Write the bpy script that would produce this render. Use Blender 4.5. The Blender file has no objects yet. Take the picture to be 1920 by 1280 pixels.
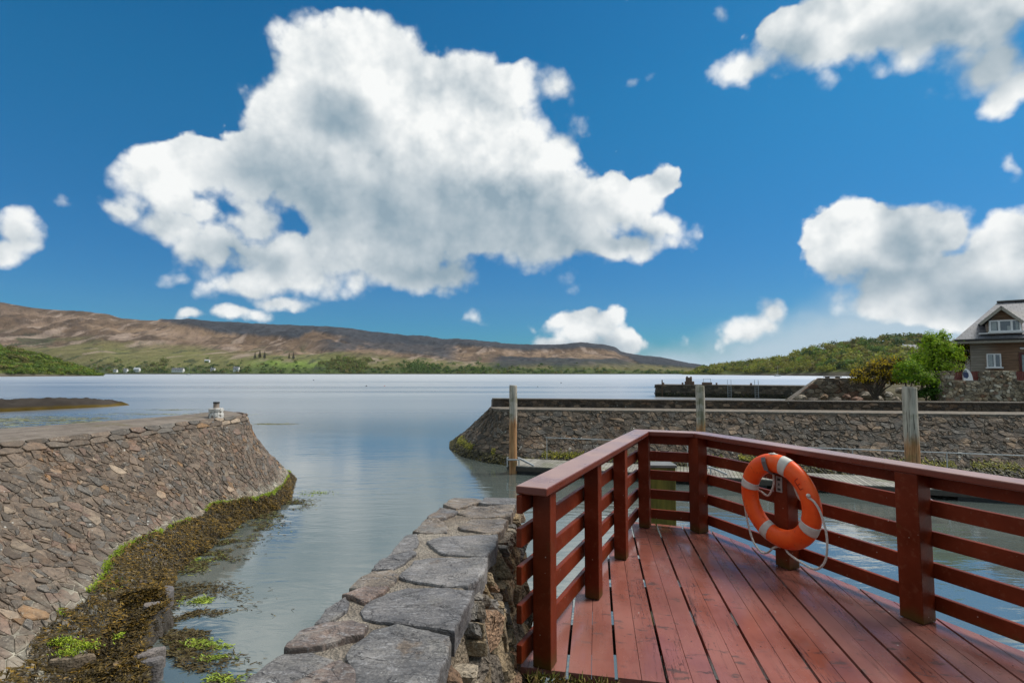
import bpy, math, random
import numpy as np
from mathutils import Vector, Matrix
R = math.radians
sc = bpy.context.scene
COL = sc.collection

# ------------------------------------------------------------------ camera
F = 1000.0                      # focal length in pixels of a 1920 wide picture
HC = 4.4                        # eye height over the water
PITCH = math.atan(0.058)
cd = bpy.data.cameras.new('camera'); cam = bpy.data.objects.new('camera', cd); COL.objects.link(cam)
cam.location = (0, 0, HC); cam.rotation_euler = (R(90) + PITCH, 0, 0)
cd.sensor_width = 36; cd.lens = 36 * F / 1920; cd.clip_start = 0.05; cd.clip_end = 30000
sc.camera = cam
sc.view_settings.view_transform = 'Standard'; sc.view_settings.look = 'None'
sc.view_settings.gamma = 1; sc.view_settings.exposure = 0.25
sc.cycles.use_denoising = True
sc.cycles.max_bounces = 6; sc.cycles.caustics_reflective = False; sc.cycles.caustics_refractive = False

def ray(px, py):
    v = (640 - py) / F
    return Vector(((px - 960) / F, math.cos(PITCH) - v * math.sin(PITCH), math.sin(PITCH) + v * math.cos(PITCH)))
def PZ(px, py, z):              # point at height z
    r = ray(px, py); t = (z - HC) / r.z
    return Vector((r.x * t, r.y * t, z))
def PY(px, py, y):              # point at distance y
    r = ray(px, py); t = y / r.y
    return Vector((r.x * t, y, HC + r.z * t))

# ------------------------------------------------------------------ node helpers
class NT:
    def __init__(s, tree): s.t = tree; s.n = tree.nodes; s.l = tree.links
    def new(s, typ, **kw):
        n = s.n.new(typ)
        for k, v in kw.items(): setattr(n, k, v)
        return n
    def put(s, sock, v):
        if v is None: return
        if isinstance(v, bpy.types.NodeSocket): s.l.new(v, sock)
        else:
            if hasattr(sock.default_value, '__len__'):
                if not hasattr(v, '__len__'): v = (v,) * len(sock.default_value)
                v = tuple(v)
                if len(sock.default_value) == 4 and len(v) == 3: v = v + (1,)
            sock.default_value = v
    def m(s, op, a, b=None, c=None, clamp=False):
        n = s.new('ShaderNodeMath', operation=op, use_clamp=clamp)
        for i, v in enumerate((a, b, c)): s.put(n.inputs[i], v)
        return n.outputs[0]
    def vm(s, op, a, b=None, c=None, out=0):
        n = s.new('ShaderNodeVectorMath', operation=op)
        for i, v in enumerate((a, b, c)):
            if v is not None: s.put(n.inputs[i], v)
        return n.outputs[out]
    def mix(s, f, a, b, blend='MIX'):
        n = s.new('ShaderNodeMix', data_type='RGBA', blend_type=blend)
        s.put(n.inputs[0], f); s.put(n.inputs[6], a); s.put(n.inputs[7], b)
        return n.outputs[2]
    def step(s, v, lo, hi, a=0.0, b=1.0):
        n = s.new('ShaderNodeMapRange', interpolation_type='SMOOTHSTEP')
        s.put(n.inputs[0], v); s.put(n.inputs[1], lo); s.put(n.inputs[2], hi); s.put(n.inputs[3], a); s.put(n.inputs[4], b)
        return n.outputs[0]
    def noise(s, vec, scale, detail=4, rough=0.55, dist=0.0, out=0):
        n = s.new('ShaderNodeTexNoise')
        if vec is not None: s.l.new(vec, n.inputs['Vector'])
        n.inputs['Scale'].default_value = scale; n.inputs['Detail'].default_value = detail
        n.inputs['Roughness'].default_value = rough; n.inputs['Distortion'].default_value = dist
        return n.outputs[out]
    def voro(s, vec, scale, feature='F1', rand=1.0, out='Distance', detail=0):
        n = s.new('ShaderNodeTexVoronoi', feature=feature)
        if vec is not None: s.l.new(vec, n.inputs['Vector'])
        n.inputs['Scale'].default_value = scale; n.inputs['Randomness'].default_value = rand
        if 'Detail' in n.inputs: n.inputs['Detail'].default_value = detail
        return n.outputs[out]
    def pos(s): return s.new('ShaderNodeNewGeometry').outputs['Position']
    def isl(s): return s.new('ShaderNodeNewGeometry').outputs['Random Per Island']
    def sep(s, v):
        n = s.new('ShaderNodeSeparateXYZ'); s.l.new(v, n.inputs[0]); return n.outputs
    def scale(s, v, xyz): return s.vm('MULTIPLY', v, xyz)
    def attr(s, name): return s.new('ShaderNodeAttribute', attribute_name=name).outputs['Color']
    def bump(s, h, strength, dist, normal=None):
        n = s.new('ShaderNodeBump'); s.put(n.inputs['Height'], h)
        n.inputs['Strength'].default_value = strength; n.inputs['Distance'].default_value = dist
        if normal is not None: s.l.new(normal, n.inputs['Normal'])
        return n.outputs[0]

def material(name, fn):
    m = bpy.data.materials.new(name); m.use_nodes = True
    t = NT(m.node_tree); b = t.n['Principled BSDF']
    fn(t, b.inputs, lambda k, v: t.put(b.inputs[k], v))
    return m
def plain(name, col, rough=0.6, metal=0.0, var=0.25, scale=6.0, spec=0.5, bump=0.0):
    def fn(t, i, P):
        n = t.noise(t.pos(), scale, 5)
        f = t.step(n, 0.25, 0.75)
        P('Base Color', t.mix(f, [c * (1 - var) for c in col], [min(1, c * (1 + var)) for c in col]))
        P('Roughness', rough); P('Metallic', metal); P('Specular IOR Level', spec)
        if bump: P('Normal', t.bump(t.noise(t.pos(), scale * 4, 6), bump, 0.02))
    return material(name, fn)

# ------------------------------------------------------------------ sky
SUN_EL, SUN_AZ = 56.0, 78.0     # azimuth from +Y towards +X
w = bpy.data.worlds.new('World'); sc.world = w; w.cycles.sampling_method = 'NONE'; w.use_nodes = True
t = NT(w.node_tree); bg = t.n['Background']
sky = t.new('ShaderNodeTexSky', sky_type='NISHITA', sun_disc=False)
sky.sun_elevation = R(SUN_EL); sky.sun_rotation = R(SUN_AZ); sky.air_density = 1.0; sky.dust_density = 0.4; sky.ozone_density = 3.0
dirv = t.new('ShaderNodeTexCoord').outputs['Generated']
dn = t.vm('NORMALIZE', dirv)
x, y, z = t.sep(dn)[:3]
hr = t.m('SQRT', t.m('ADD', t.m('MULTIPLY', x, x), t.m('MULTIPLY', y, y)))
el = t.m('DIVIDE', t.m('ABSOLUTE', z), t.m('MAXIMUM', hr, 0.02))
el = t.m('MINIMUM', el, 3.0)
az = t.m('ARCTAN2', x, y)
cb = t.new('ShaderNodeCombineXYZ'); t.put(cb.inputs[0], az); t.put(cb.inputs[1], el)
p0 = cb.outputs[0]
def azel(px, py):
    r = ray(px, py); return math.atan2(r.x, r.y), r.z / math.hypot(r.x, r.y)
# domain warp + fractal noise shared by all clouds (noise on the direction itself: seamless)
wn = t.noise(dn, 7.0, 3, 0.5, out=1)
wn2 = t.noise(dn, 26.0, 4, 0.6, out=1)
warp = t.vm('ADD', t.vm('MULTIPLY_ADD', wn, (0.11, 0.08, 0), (-0.055, -0.04, 0)), t.vm('MULTIPLY_ADD', wn2, (0.022, 0.018, 0), (-0.011, -0.009, 0)))
p = t.vm('ADD', p0, warp)
def field(blobs, k=0.25):
    f = None
    for (cx, cy, rx, ry) in blobs:
        a, e = azel(cx, cy)
        a1, e1 = azel(cx + rx, cy); a0, e0 = azel(cx - rx, cy); _, eu = azel(cx, cy - ry); _, ed = azel(cx, cy + ry)
        ra = (a1 - a0) / 2; re = (eu - ed) / 2
        q = t.vm('MULTIPLY_ADD', p, (1 / ra, 1 / re, 0), (-a / ra, -e / re, 0))
        d = t.vm('LENGTH', q, out=1)
        f = d if f is None else t.m('SMOOTH_MIN', f, d, k)
    return t.m('SUBTRACT', 1.0, f)
MAIN = [(700,110,125,95),(655,235,100,75),(490,415,70,45),(430,440,70,40),(300,430,80,40),(612,150,105,105),(560,225,118,95),(790,200,190,110),(900,175,120,85),(985,175,75,75),(1040,160,50,45),
        (970,290,135,120),(900,300,150,110),(800,330,200,120),(690,300,215,110),(500,290,90,60),
        (385,310,105,45),(300,350,105,58),(420,345,70,42),(330,375,90,48),(400,395,50,30),(360,420,60,40),(470,330,80,60),(235,392,62,40),(330,420,80,40),(390,480,95,52),(455,530,105,50),(520,565,75,22),
        (620,360,175,95),(760,390,230,130),(900,400,230,115),(700,480,215,65),(800,515,150,45),(525,455,85,50),(560,520,110,45),
        (1050,400,150,115),(1035,480,150,40),(1195,390,75,62),(1232,345,44,38),(1250,435,72,44),(1150,350,40,36),(1150,470,110,32)]
RIGHT = [(1460,85,105,70),(1395,130,70,40),(1530,75,135,72),(1650,25,180,85),(1800,50,160,105),(1560,40,120,80),(1850,115,105,62),(1905,150,80,50),
         (1600,435,92,62),(1690,430,108,54),(1745,440,65,50),(1562,505,62,52),(1660,530,155,75),(1785,540,140,75),(1640,570,130,50),(1820,575,150,60),(1850,500,95,60),(1915,455,62,55),(1960,470,90,80),
         (1445,592,46,42),(1415,622,66,28)]
LOW = [(1100,618,92,40),(1085,598,46,28),(1155,642,75,32),(1040,640,60,25),(355,592,46,18),(450,592,72,20),(425,584,40,15),(35,435,44,42),(10,465,40,30)]
Fm = field(MAIN + RIGHT + LOW, 0.22)
def fluff(vec):
    n1 = t.noise(vec, 10.0, 9, 0.57)
    v1 = t.voro(vec, 13.0, 'F1', 1.0, detail=3)
    return t.m('ADD', t.m('MULTIPLY', n1, 0.80), t.m('MULTIPLY', t.m('SUBTRACT', 0.70, v1), 0.46))
n_a = fluff(dn)
LD = Vector((0.02, -0.005, 0.035))
n_b = fluff(t.vm('ADD', dn, tuple(LD)))
WSOFT = [(250,410,170,90),(400,540,190,80),(700,550,260,50),(1020,515,250,45),(1050,185,90,70),(1720,140,320,80),(1420,150,130,70),(470,400,120,60),(1240,440,90,70),(1100,640,110,40),(1430,612,80,50),(35,450,70,60),(400,600,140,30),(1580,560,120,70)]
wz = WZ0 = t.step(field(WSOFT, 0.3), -0.35, 0.5)
dens = t.m('ADD', t.m('ADD', Fm, 0.19), t.m('MULTIPLY', t.m('SUBTRACT', n_a, 0.50), t.m('MULTIPLY_ADD', WZ0, 0.55, 1.0)))
soft = t.m('ADD', t.step(t.noise(dn, 5.0, 2), 0.42, 0.66, 0.08, 0.26), t.m('MULTIPLY', wz, 0.42))
alpha = t.step(dens, -0.07, soft)
WISP = [(1060,165,75,50),(1190,158,62,36),(1350,40,26,36),(1160,8,20,10),(892,594,40,24),(140,385,40,28),(185,415,40,40),(1912,290,20,70),(1000,610,18,28),(250,400,80,50),(560,560,120,36),(330,520,60,30),(1400,160,80,50),(1560,130,70,50),(1290,630,26,30),(410,240,20,20),(1160,285,12,20)]
aw = t.step(t.m('ADD', field(WISP, 0.2), t.m('MULTIPLY', t.m('SUBTRACT', n_a, 0.52), 2.4)), 0.0, 0.85, 0.0, 0.75)
alpha = t.m('MAXIMUM', alpha, aw)
# broken cloud everywhere outside the photographed part of the sky
oth = t.m('MAXIMUM', t.step(t.m('ABSOLUTE', az), 0.80, 1.05), t.step(el, 0.78, 1.0))
gen = t.step(t.m('ADD', t.noise(dn, 2.4, 7, 0.6), t.m('MULTIPLY', oth, 0.12)), 0.40, 0.58)
alpha = t.m('MAXIMUM', alpha, t.m('MULTIPLY', gen, oth))
# grey undersides
GREY = [(540,335,120,60),(640,370,190,75),(780,410,230,85),(930,440,230,85),(820,490,190,55),(640,225,80,45),(480,480,100,30),(1480,110,70,40),(1850,110,140,60),(1700,60,90,40),(1640,535,150,42),(1830,560,150,50),(1680,470,50,40),(1110,650,90,20),(1180,455,60,22)]
G = t.step(t.m('ADD', field(GREY, 0.35), t.m('MULTIPLY', t.m('SUBTRACT', n_a, 0.5), 0.30)), -0.75, 0.75)
def broad(vec): return t.noise(vec, 7.0, 5, 0.55)
relief = t.m('ADD', t.m('MULTIPLY', t.m('SUBTRACT', n_b, n_a), 0.95), t.m('MULTIPLY', t.m('SUBTRACT', broad(t.vm('ADD', dn, (0.035, -0.01, 0.06))), broad(dn)), 1.7))
core = t.step(dens, 0.1, 0.9)
sh = t.m('ADD', t.m('MULTIPLY', G, 0.68), t.m('MULTIPLY', relief, t.m('MULTIPLY_ADD', G, -0.6, 0.95)))
sh = t.m('ADD', t.m('ADD', sh, 0.10), t.m('MULTIPLY', t.m('SUBTRACT', 0.52, n_a), 0.40))
sh = t.m('ADD', sh, t.m('MULTIPLY', oth, t.step(y, 0.15, -0.5, 0.10, 0.90)))   # unseen cloud behind the viewer, darkened to dim faces turned to the camera
sh = t.m('MINIMUM', t.m('MAXIMUM', sh, 0.0), 1.0)
ccol = t.mix(sh, (0.95, 0.965, 0.955), (0.28, 0.38, 0.455))
# blue
skc = t.vm('MULTIPLY', sky.outputs[0], (0.10, 0.10, 0.10))
hs = t.new('ShaderNodeHueSaturation'); hs.inputs['Saturation'].default_value = 1.42; hs.inputs['Value'].default_value = 1.0
t.l.new(skc, hs.inputs['Color'])
low = t.step(el, 0.0, 0.55)
blue = t.vm('MULTIPLY', hs.outputs[0], t.mix(low, (0.16, 0.53, 0.80), (0.42, 1.13, 1.0)))
# pale veil low on the right
VEIL = [(1800,590,300,80),(1650,640,340,60),(1500,680,400,50),(1250,690,350,30)]
V = t.step(t.m('ADD', field(VEIL, 0.4), t.m('MULTIPLY', t.m('SUBTRACT', n_a, 0.5), 0.25)), -0.45, 0.6, 0.0, 0.95)
blue = t.mix(V, blue, (0.47, 0.60, 0.70))
out = t.mix(alpha, blue, ccol)
t.l.new(out, bg.inputs['Color']); bg.inputs['Strength'].default_value = 0.85

sd = bpy.data.lights.new('sun', 'SUN'); so = bpy.data.objects.new('sun', sd); COL.objects.link(so)
sd.energy = 3.1; sd.angle = R(24); sd.color = (1.0, 0.96, 0.9)
sdir = Vector((math.sin(R(SUN_AZ)) * math.cos(R(SUN_EL)), math.cos(R(SUN_AZ)) * math.cos(R(SUN_EL)), math.sin(R(SUN_EL))))
so.rotation_euler = sdir.to_track_quat('Z', 'Y').to_euler()

# ------------------------------------------------------------------ mesh helpers
def tag(o, label=None, cat=None, group=None, kind=None):
    if label: o['label'] = label
    if cat: o['category'] = cat
    if group: o['group'] = group
    if kind: o['kind'] = kind
    return o
def empty(name, loc=(0, 0, 0), rz=0.0):
    o = bpy.data.objects.new(name, None); COL.objects.link(o); o.location = loc; o.rotation_euler = (0, 0, rz)
    o.empty_display_size = 0.2
    return o
def copy_tree(o, parent=None):
    c = o.copy(); COL.objects.link(c)
    if parent is not None: c.parent = parent
    for ch in list(o.children): copy_tree(ch, c)
    return c

LOCAL = [False]                                       # True while a thing is modelled in its own coordinates
class MB:
    def __init__(s): s.v = []; s.f = []; s.c = []; s.mi = []; s.hascol = False
    def add(s, vs, fs, col=None, mi=0):
        k = len(s.v); s.v.extend([tuple(p) for p in vs]); s.f.extend([tuple(i + k for i in f) for f in fs])
        s.mi.extend([mi] * len(fs))
        if col is not None: s.hascol = True
        if col is not None and len(col) == len(vs) and hasattr(col[0], '__len__'): s.c.extend([tuple(q[:3]) for q in col])
        else: s.c.extend([tuple(col) if col is not None else (1, 1, 1)] * len(vs))
    def box(s, c, ax, size, col=None, mi=0):          # ax: three unit vectors
        c = Vector(c); X, Y, Z = [Vector(a) * (d / 2) for a, d in zip(ax, size)]
        vs = [c + X * i + Y * j + Z * k for k in (-1, 1) for j in (-1, 1) for i in (-1, 1)]
        s.add(vs, [(0, 2, 3, 1), (4, 5, 7, 6), (0, 1, 5, 4), (2, 6, 7, 3), (0, 4, 6, 2), (1, 3, 7, 5)], col, mi)
        return s
    def abox(s, x0, x1, y0, y1, z0, z1, col=None, mi=0):
        return s.box(((x0 + x1) / 2, (y0 + y1) / 2, (z0 + z1) / 2), ((1, 0, 0), (0, 1, 0), (0, 0, 1)), (x1 - x0, y1 - y0, z1 - z0), col, mi)
    def bar(s, a, b, wd, ht, up=(0, 0, 1), col=None, mi=0):
        a = Vector(a); b = Vector(b); X = (b - a); L = X.length; X.normalize()
        Y = Vector(up).cross(X).normalized(); Z = X.cross(Y)
        return s.box((a + b) / 2, (X, Y, Z), (L, wd, ht), col, mi)
    def tube(s, pts, r, n=8, cap=True, col=None, mi=0, radii=None):
        pts = [Vector(p) for p in pts]; vs = []; fs = []
        prev = None
        for i, p in enumerate(pts):
            T = (pts[min(i + 1, len(pts) - 1)] - pts[max(i - 1, 0)]).normalized()
            if prev is None:
                A = Vector((0, 0, 1)) if abs(T.z) < 0.9 else Vector((1, 0, 0))
                U = T.cross(A).normalized()
            else: U = (prev - T * prev.dot(T)).normalized()
            prev = U; W = T.cross(U); rr = radii[i] if radii else r
            for k in range(n):
                a = 2 * math.pi * k / n; vs.append(p + (U * math.cos(a) + W * math.sin(a)) * rr)
        for i in range(len(pts) - 1):
            for k in range(n):
                fs.append((i * n + k, i * n + (k + 1) % n, (i + 1) * n + (k + 1) % n, (i + 1) * n + k))
        if cap: fs.append(tuple(range(n - 1, -1, -1))); fs.append(tuple(range((len(pts) - 1) * n, len(pts) * n)))
        s.add(vs, fs, col, mi); return s
    def prism(s, poly, z0, z1, col=None, mi=0):       # poly ccw in plan
        n = len(poly); vs = [(p[0], p[1], z0) for p in poly] + [(p[0], p[1], z1) for p in poly]
        fs = [tuple(range(n - 1, -1, -1)), tuple(range(n, 2 * n))] + [(i, (i + 1) % n, n + (i + 1) % n, n + i) for i in range(n)]
        s.add(vs, fs, col, mi); return s
    def build(s, name, mats, parent=None, smooth=False, bevel=0.0, local=False):
        me = bpy.data.meshes.new(name); me.from_pydata(s.v, [], s.f)
        for m in (mats if isinstance(mats, (list, tuple)) else [mats]): me.materials.append(m)
        if any(s.mi): me.polygons.foreach_set('material_index', s.mi)
        if s.hascol:
            at = me.color_attributes.new('Col', 'FLOAT_COLOR', 'POINT')
            a = np.ones((len(s.v), 4), np.float32); a[:, :3] = np.array(s.c, np.float32); at.data.foreach_set('color', a.ravel())
        if smooth: me.polygons.foreach_set('use_smooth', [True] * len(s.f))
        me.update()
        o = bpy.data.objects.new(name, me); COL.objects.link(o)
        if parent is not None:
            o.parent = parent
            if not LOCAL[0]: o.matrix_parent_inverse = parent_inv(parent)
        if bevel:
            b = o.modifiers.new('bevel', 'BEVEL'); b.width = bevel; b.segments = 2; b.limit_method = 'ANGLE'; b.angle_limit = R(35)
        return o
def parent_inv(p):                                    # parts are modelled in world coordinates
    m = Matrix.Translation(p.location) @ p.rotation_euler.to_matrix().to_4x4()
    q = p.parent
    return m.inverted()

# numpy value noise
def hash2(ix, iy, seed):
    h = (ix * 374761393 + iy * 668265263 + seed * 974711) & 0x7fffffff
    h = ((h ^ (h >> 13)) * 1274126177) & 0x7fffffff
    return ((h ^ (h >> 16)) & 0xffff) / 65535.0
def vnoise(x, y, seed=0):
    x = np.asarray(x, float); y = np.asarray(y, float)
    ix = np.floor(x).astype(np.int64); iy = np.floor(y).astype(np.int64); fx = x - ix; fy = y - iy
    fx = fx * fx * (3 - 2 * fx); fy = fy * fy * (3 - 2 * fy)
    a = hash2(ix, iy, seed); b = hash2(ix + 1, iy, seed); c = hash2(ix, iy + 1, seed); d = hash2(ix + 1, iy + 1, seed)
    return (a * (1 - fx) + b * fx) * (1 - fy) + (c * (1 - fx) + d * fx) * fy
def fbm(x, y, o=5, seed=0, rough=0.5):
    s = 0; a = 1; n = 0
    for i in range(o):
        s = s + a * vnoise(np.asarray(x) * 2 ** i + 17.3 * i, np.asarray(y) * 2 ** i - 9.1 * i, seed + i); n += a; a *= rough
    return s / n                                      # 0..1
def interp(tab, v):
    return np.interp(v, [a for a, b in tab], [b for a, b in tab])
def sstep(a, b, v):
    t = np.clip((np.asarray(v, float) - a) / (b - a), 0, 1); return t * t * (3 - 2 * t)

def grid_mesh(name, P, mats, cols=None, smooth=True):  # P: (n, m, 3)
    n, m = P.shape[:2]
    me = bpy.data.meshes.new(name)
    i = np.arange(n * m).reshape(n, m)
    q = np.stack([i[:-1, :-1], i[1:, :-1], i[1:, 1:], i[:-1, 1:]], -1).reshape(-1, 4)
    me.vertices.add(n * m); me.vertices.foreach_set('co', P.reshape(-1).astype(np.float32))
    me.loops.add(q.size); me.loops.foreach_set('vertex_index', q.ravel().astype(np.int32))
    me.polygons.add(len(q)); me.polygons.foreach_set('loop_start', np.arange(0, q.size, 4, dtype=np.int32))
    me.update(calc_edges=True); me.validate()
    if smooth: me.polygons.foreach_set('use_smooth', [True] * len(me.polygons))
    if cols is not None:
        at = me.color_attributes.new('Col', 'FLOAT_COLOR', 'POINT')
        a = np.ones((n * m, 4), np.float32); a[:, :3] = cols.reshape(-1, 3); at.data.foreach_set('color', a.ravel())
    for mm in (mats if isinstance(mats, (list, tuple)) else [mats]): me.materials.append(mm)
    o = bpy.data.objects.new(name, me); COL.objects.link(o); return o

# ------------------------------------------------------------------ stone work
def clip(poly, nx, ny, d):                            # keep nx*x + ny*y <= d
    out = []
    for i in range(len(poly)):
        a = poly[i]; b = poly[(i + 1) % len(poly)]
        da = nx * a[0] + ny * a[1] - d; db = nx * b[0] + ny * b[1] - d
        if da <= 0: out.append(a)
        if (da < 0) != (db < 0) and da != db:
            tt = da / (da - db); out.append((a[0] + (b[0] - a[0]) * tt, a[1] + (b[1] - a[1]) * tt))
    return out
def cells(W, H, cw, ch, rng, jit=0.75, keep=None):
    nx = int(math.ceil(W / cw)) + 1; ny = int(math.ceil(H / ch)) + 1
    S = {}
    for j in range(-2, ny + 2):
        for i in range(-2, nx + 2):
            S[i, j] = (i + 0.5 * (j & 1) + (rng.random() - .5) * jit, j + (rng.random() - .5) * jit * 0.8)
    res = []
    for j in range(-1, ny + 1):
        for i in range(-1, nx + 1):
            a = S[i, j]
            if keep and not keep(a[0] * cw, a[1] * ch): continue
            poly = [(a[0] - 2, a[1] - 2), (a[0] + 2, a[1] - 2), (a[0] + 2, a[1] + 2), (a[0] - 2, a[1] + 2)]
            for dj in (-2, -1, 0, 1, 2):
                for di in (-2, -1, 0, 1, 2):
                    if (di or dj) and (i + di, j + dj) in S:
                        b = S[i + di, j + dj]; dx = b[0] - a[0]; dy = b[1] - a[1]
                        poly = clip(poly, dx, dy, dx * (a[0] + b[0]) / 2 + dy * (a[1] + b[1]) / 2)
                        if len(poly) < 3: break
            for q in ((-1, 0, 0), (1, 0, W / cw), (0, -1, 0), (0, 1, H / ch)):
                if len(poly) >= 3: poly = clip(poly, *q)
            if len(poly) >= 3: res.append([(u * cw, v * ch) for u, v in poly])
    return res
def split_cells(polys, rng, amin, pkeep=0.3):             # fitted stones of mixed size: big cells cut again and again
    out = []; st = [(p, 0) for p in polys]
    while st:
        p, d = st.pop()
        ar = abs(sum(p[i][0] * p[(i + 1) % len(p)][1] - p[(i + 1) % len(p)][0] * p[i][1] for i in range(len(p)))) / 2
        if ar < amin or d > 2 or rng.random() < pkeep + 0.12 * d: out.append(p); continue
        cx = sum(q[0] for q in p) / len(p); cy = sum(q[1] for q in p) / len(p)
        far = max(p, key=lambda q: (q[0] - cx) ** 2 + (q[1] - cy) ** 2); a = math.atan2(far[1] - cy, far[0] - cx) + rng.uniform(-.5, .5)
        nx, ny = math.cos(a), math.sin(a); c = nx * cx + ny * cy + rng.uniform(-.15, .15) * math.sqrt(ar)
        for q in (clip(p, nx, ny, c), clip(p, -nx, -ny, -c)):
            if len(q) >= 3: st.append((q, d + 1))
    return out
def chaikin(p, q=0.22):
    o = []
    for i in range(len(p)):
        a = p[i]; b = p[(i + 1) % len(p)]
        o.append((a[0] * (1 - q) + b[0] * q, a[1] * (1 - q) + b[1] * q)); o.append((a[0] * q + b[0] * (1 - q), a[1] * q + b[1] * (1 - q)))
    return o
def stones(mb, polys, mapf, rng, palette, gap=0.012, h=(0.02, 0.05), tilt=0.25, base=-0.03, rough=0.006, skip=0.0, rnd=0.09):
    for poly in polys:
        if rng.random() < skip: continue
        cx = sum(p[0] for p in poly) / len(poly); cy = sum(p[1] for p in poly) / len(poly)
        rad = sum(math.hypot(p[0] - cx, p[1] - cy) for p in poly) / len(poly)
        if rad < gap * 2.2: continue
        s0 = 1 - gap / rad * (0.6 + 0.9 * rng.random())
        q = chaikin([(cx + (p[0] - cx) * s0, cy + (p[1] - cy) * s0) for p in poly], rnd + 0.07 * rng.random())
        H = h[0] + (h[1] - h[0]) * rng.random() ** 1.4
        ta = rng.uniform(-tilt, tilt); tb = rng.uniform(-tilt, tilt)
        n = len(q); vs = []; fs = []
        for sc_, hh in ((1.0, base), (0.995, H * 0.62), (0.92, H), (0.5, H * 1.04)):
            for (u, v) in q:
                du = (u - cx) * sc_; dv = (v - cy) * sc_
                z_ = hh + (du * ta + dv * tb if hh > 0 else 0) + (rng.uniform(-rough, rough) if hh > 0 else 0)
                vs.append(mapf(cx + du, cy + dv, z_))
        vs.append(mapf(cx, cy, H * 1.05 + rng.uniform(-rough, rough)))
        for k in range(3):
            for i in range(n): fs.append((k * n + i, k * n + (i + 1) % n, (k + 1) * n + (i + 1) % n, (k + 1) * n + i))
        for i in range(n): fs.append((3 * n + i, 3 * n + (i + 1) % n, 4 * n))
        c = rng.choices(palette[0], palette[1])[0]; k = rng.uniform(0.72, 1.3)
        mb.add(vs, fs, tuple(ch * k for ch in c))

def stone_mat(name, lichen=0.5, tide=None, bumpd=0.01, scale=1.0, mortar=None, rough=0.75, streak=False, white_z=None, lich_scale=9.0):
    def fn(t, i, P):
        pos = t.pos(); n1 = t.noise(pos, 9 * scale, 6, 0.62); n2 = t.noise(pos, 1.1, 4, 0.6)
        if mortar is None: col = t.attr('Col')
        else: col = t.mix(t.step(t.noise(pos, 3.5, 5, 0.65), 0.3, 0.7), mortar[0], mortar[1])
        col = t.mix(t.step(n1, 0.25, 0.78), t.vm('MULTIPLY', col, (0.62, 0.62, 0.62)), t.vm('MULTIPLY', col, (1.3, 1.28, 1.24)))
        col = t.mix(t.m('MULTIPLY', t.step(n2, 0.5, 0.72), 0.45), col, t.vm('MULTIPLY', col, (1.15, 0.85, 0.6)))
        zz = t.sep(pos)[2]
        if streak:
            sp = t.scale(pos, (2.2, 2.2, 0.32))
            sm = t.m('MULTIPLY', t.step(t.noise(sp, 1.6, 3, 0.5), 0.665, 0.70), t.step(t.noise(pos, 7.0, 3), 0.36, 0.52))
            sm = t.m('MULTIPLY', sm, t.step(zz, 2.1, 1.5))
            col = t.mix(t.m('MULTIPLY', sm, 0.75), col, (0.42, 0.40, 0.35))
        if lichen:
            sp = t.m('MULTIPLY', t.step(t.voro(pos, lich_scale), 0.20, 0.13), t.step(t.noise(pos, 1.3, 5, 0.65), 0.62 - 0.16 * lichen, 0.72 - 0.16 * lichen))
            col = t.mix(t.m('MULTIPLY', sp, 0.85), col, (0.50, 0.49, 0.44))
            fl = t.m('MULTIPLY', t.step(t.noise(pos, lich_scale * 4.0, 4, 0.7), 0.56, 0.64), t.step(t.noise(pos, 2.3, 5, 0.65), 0.40, 0.62))
            col = t.mix(t.m('MULTIPLY', fl, 0.60), col, (0.42, 0.37, 0.29))
            dk = t.step(t.noise(pos, lich_scale * 3.2, 5, 0.7), 0.44, 0.33)
            col = t.mix(t.m('MULTIPLY', dk, 0.75), col, (0.022, 0.017, 0.012))
            oc = t.m('MULTIPLY', t.step(t.noise(pos, 4.0, 5, 0.7), 0.66, 0.74), 0.6)
            col = t.mix(oc, col, (0.22, 0.14, 0.035))
        if white_z:
            j = t.m('ADD', zz, t.m('MULTIPLY', t.m('SUBTRACT', t.noise(pos, 1.6, 5, 0.65), 0.5), 0.9))
            wz = t.m('MULTIPLY', t.step(j, white_z[0], white_z[0] + 0.12), t.step(j, white_z[1], white_z[1] - 0.35))
            col = t.mix(t.m('MULTIPLY', wz, white_z[2]), col, (0.52, 0.50, 0.40))
        if tide:
            j = t.m('ADD', zz, t.m('MULTIPLY', t.m('SUBTRACT', t.noise(pos, 2.2, 5, 0.65), 0.5), tide[1]))
            f = t.step(j, tide[0] + 0.15, tide[0] - 0.15)
            wet = t.mix(t.step(t.noise(pos, 5.0, 4), 0.52, 0.66), (0.022, 0.020, 0.012), (0.09, 0.085, 0.018))
            col = t.mix(f, col, wet)
        P('Base Color', col); P('Roughness', t.step(n1, 0.2, 0.8, rough - 0.15, rough + 0.15)); P('Specular IOR Level', 0.35)
        hgt = t.m('ADD', t.noise(pos, 14 * scale, 8, 0.65), t.m('MULTIPLY', t.voro(pos, 22 * scale), 0.5))
        P('Normal', t.bump(hgt, 0.9, bumpd * 1.5))
    return material(name, fn)

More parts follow.
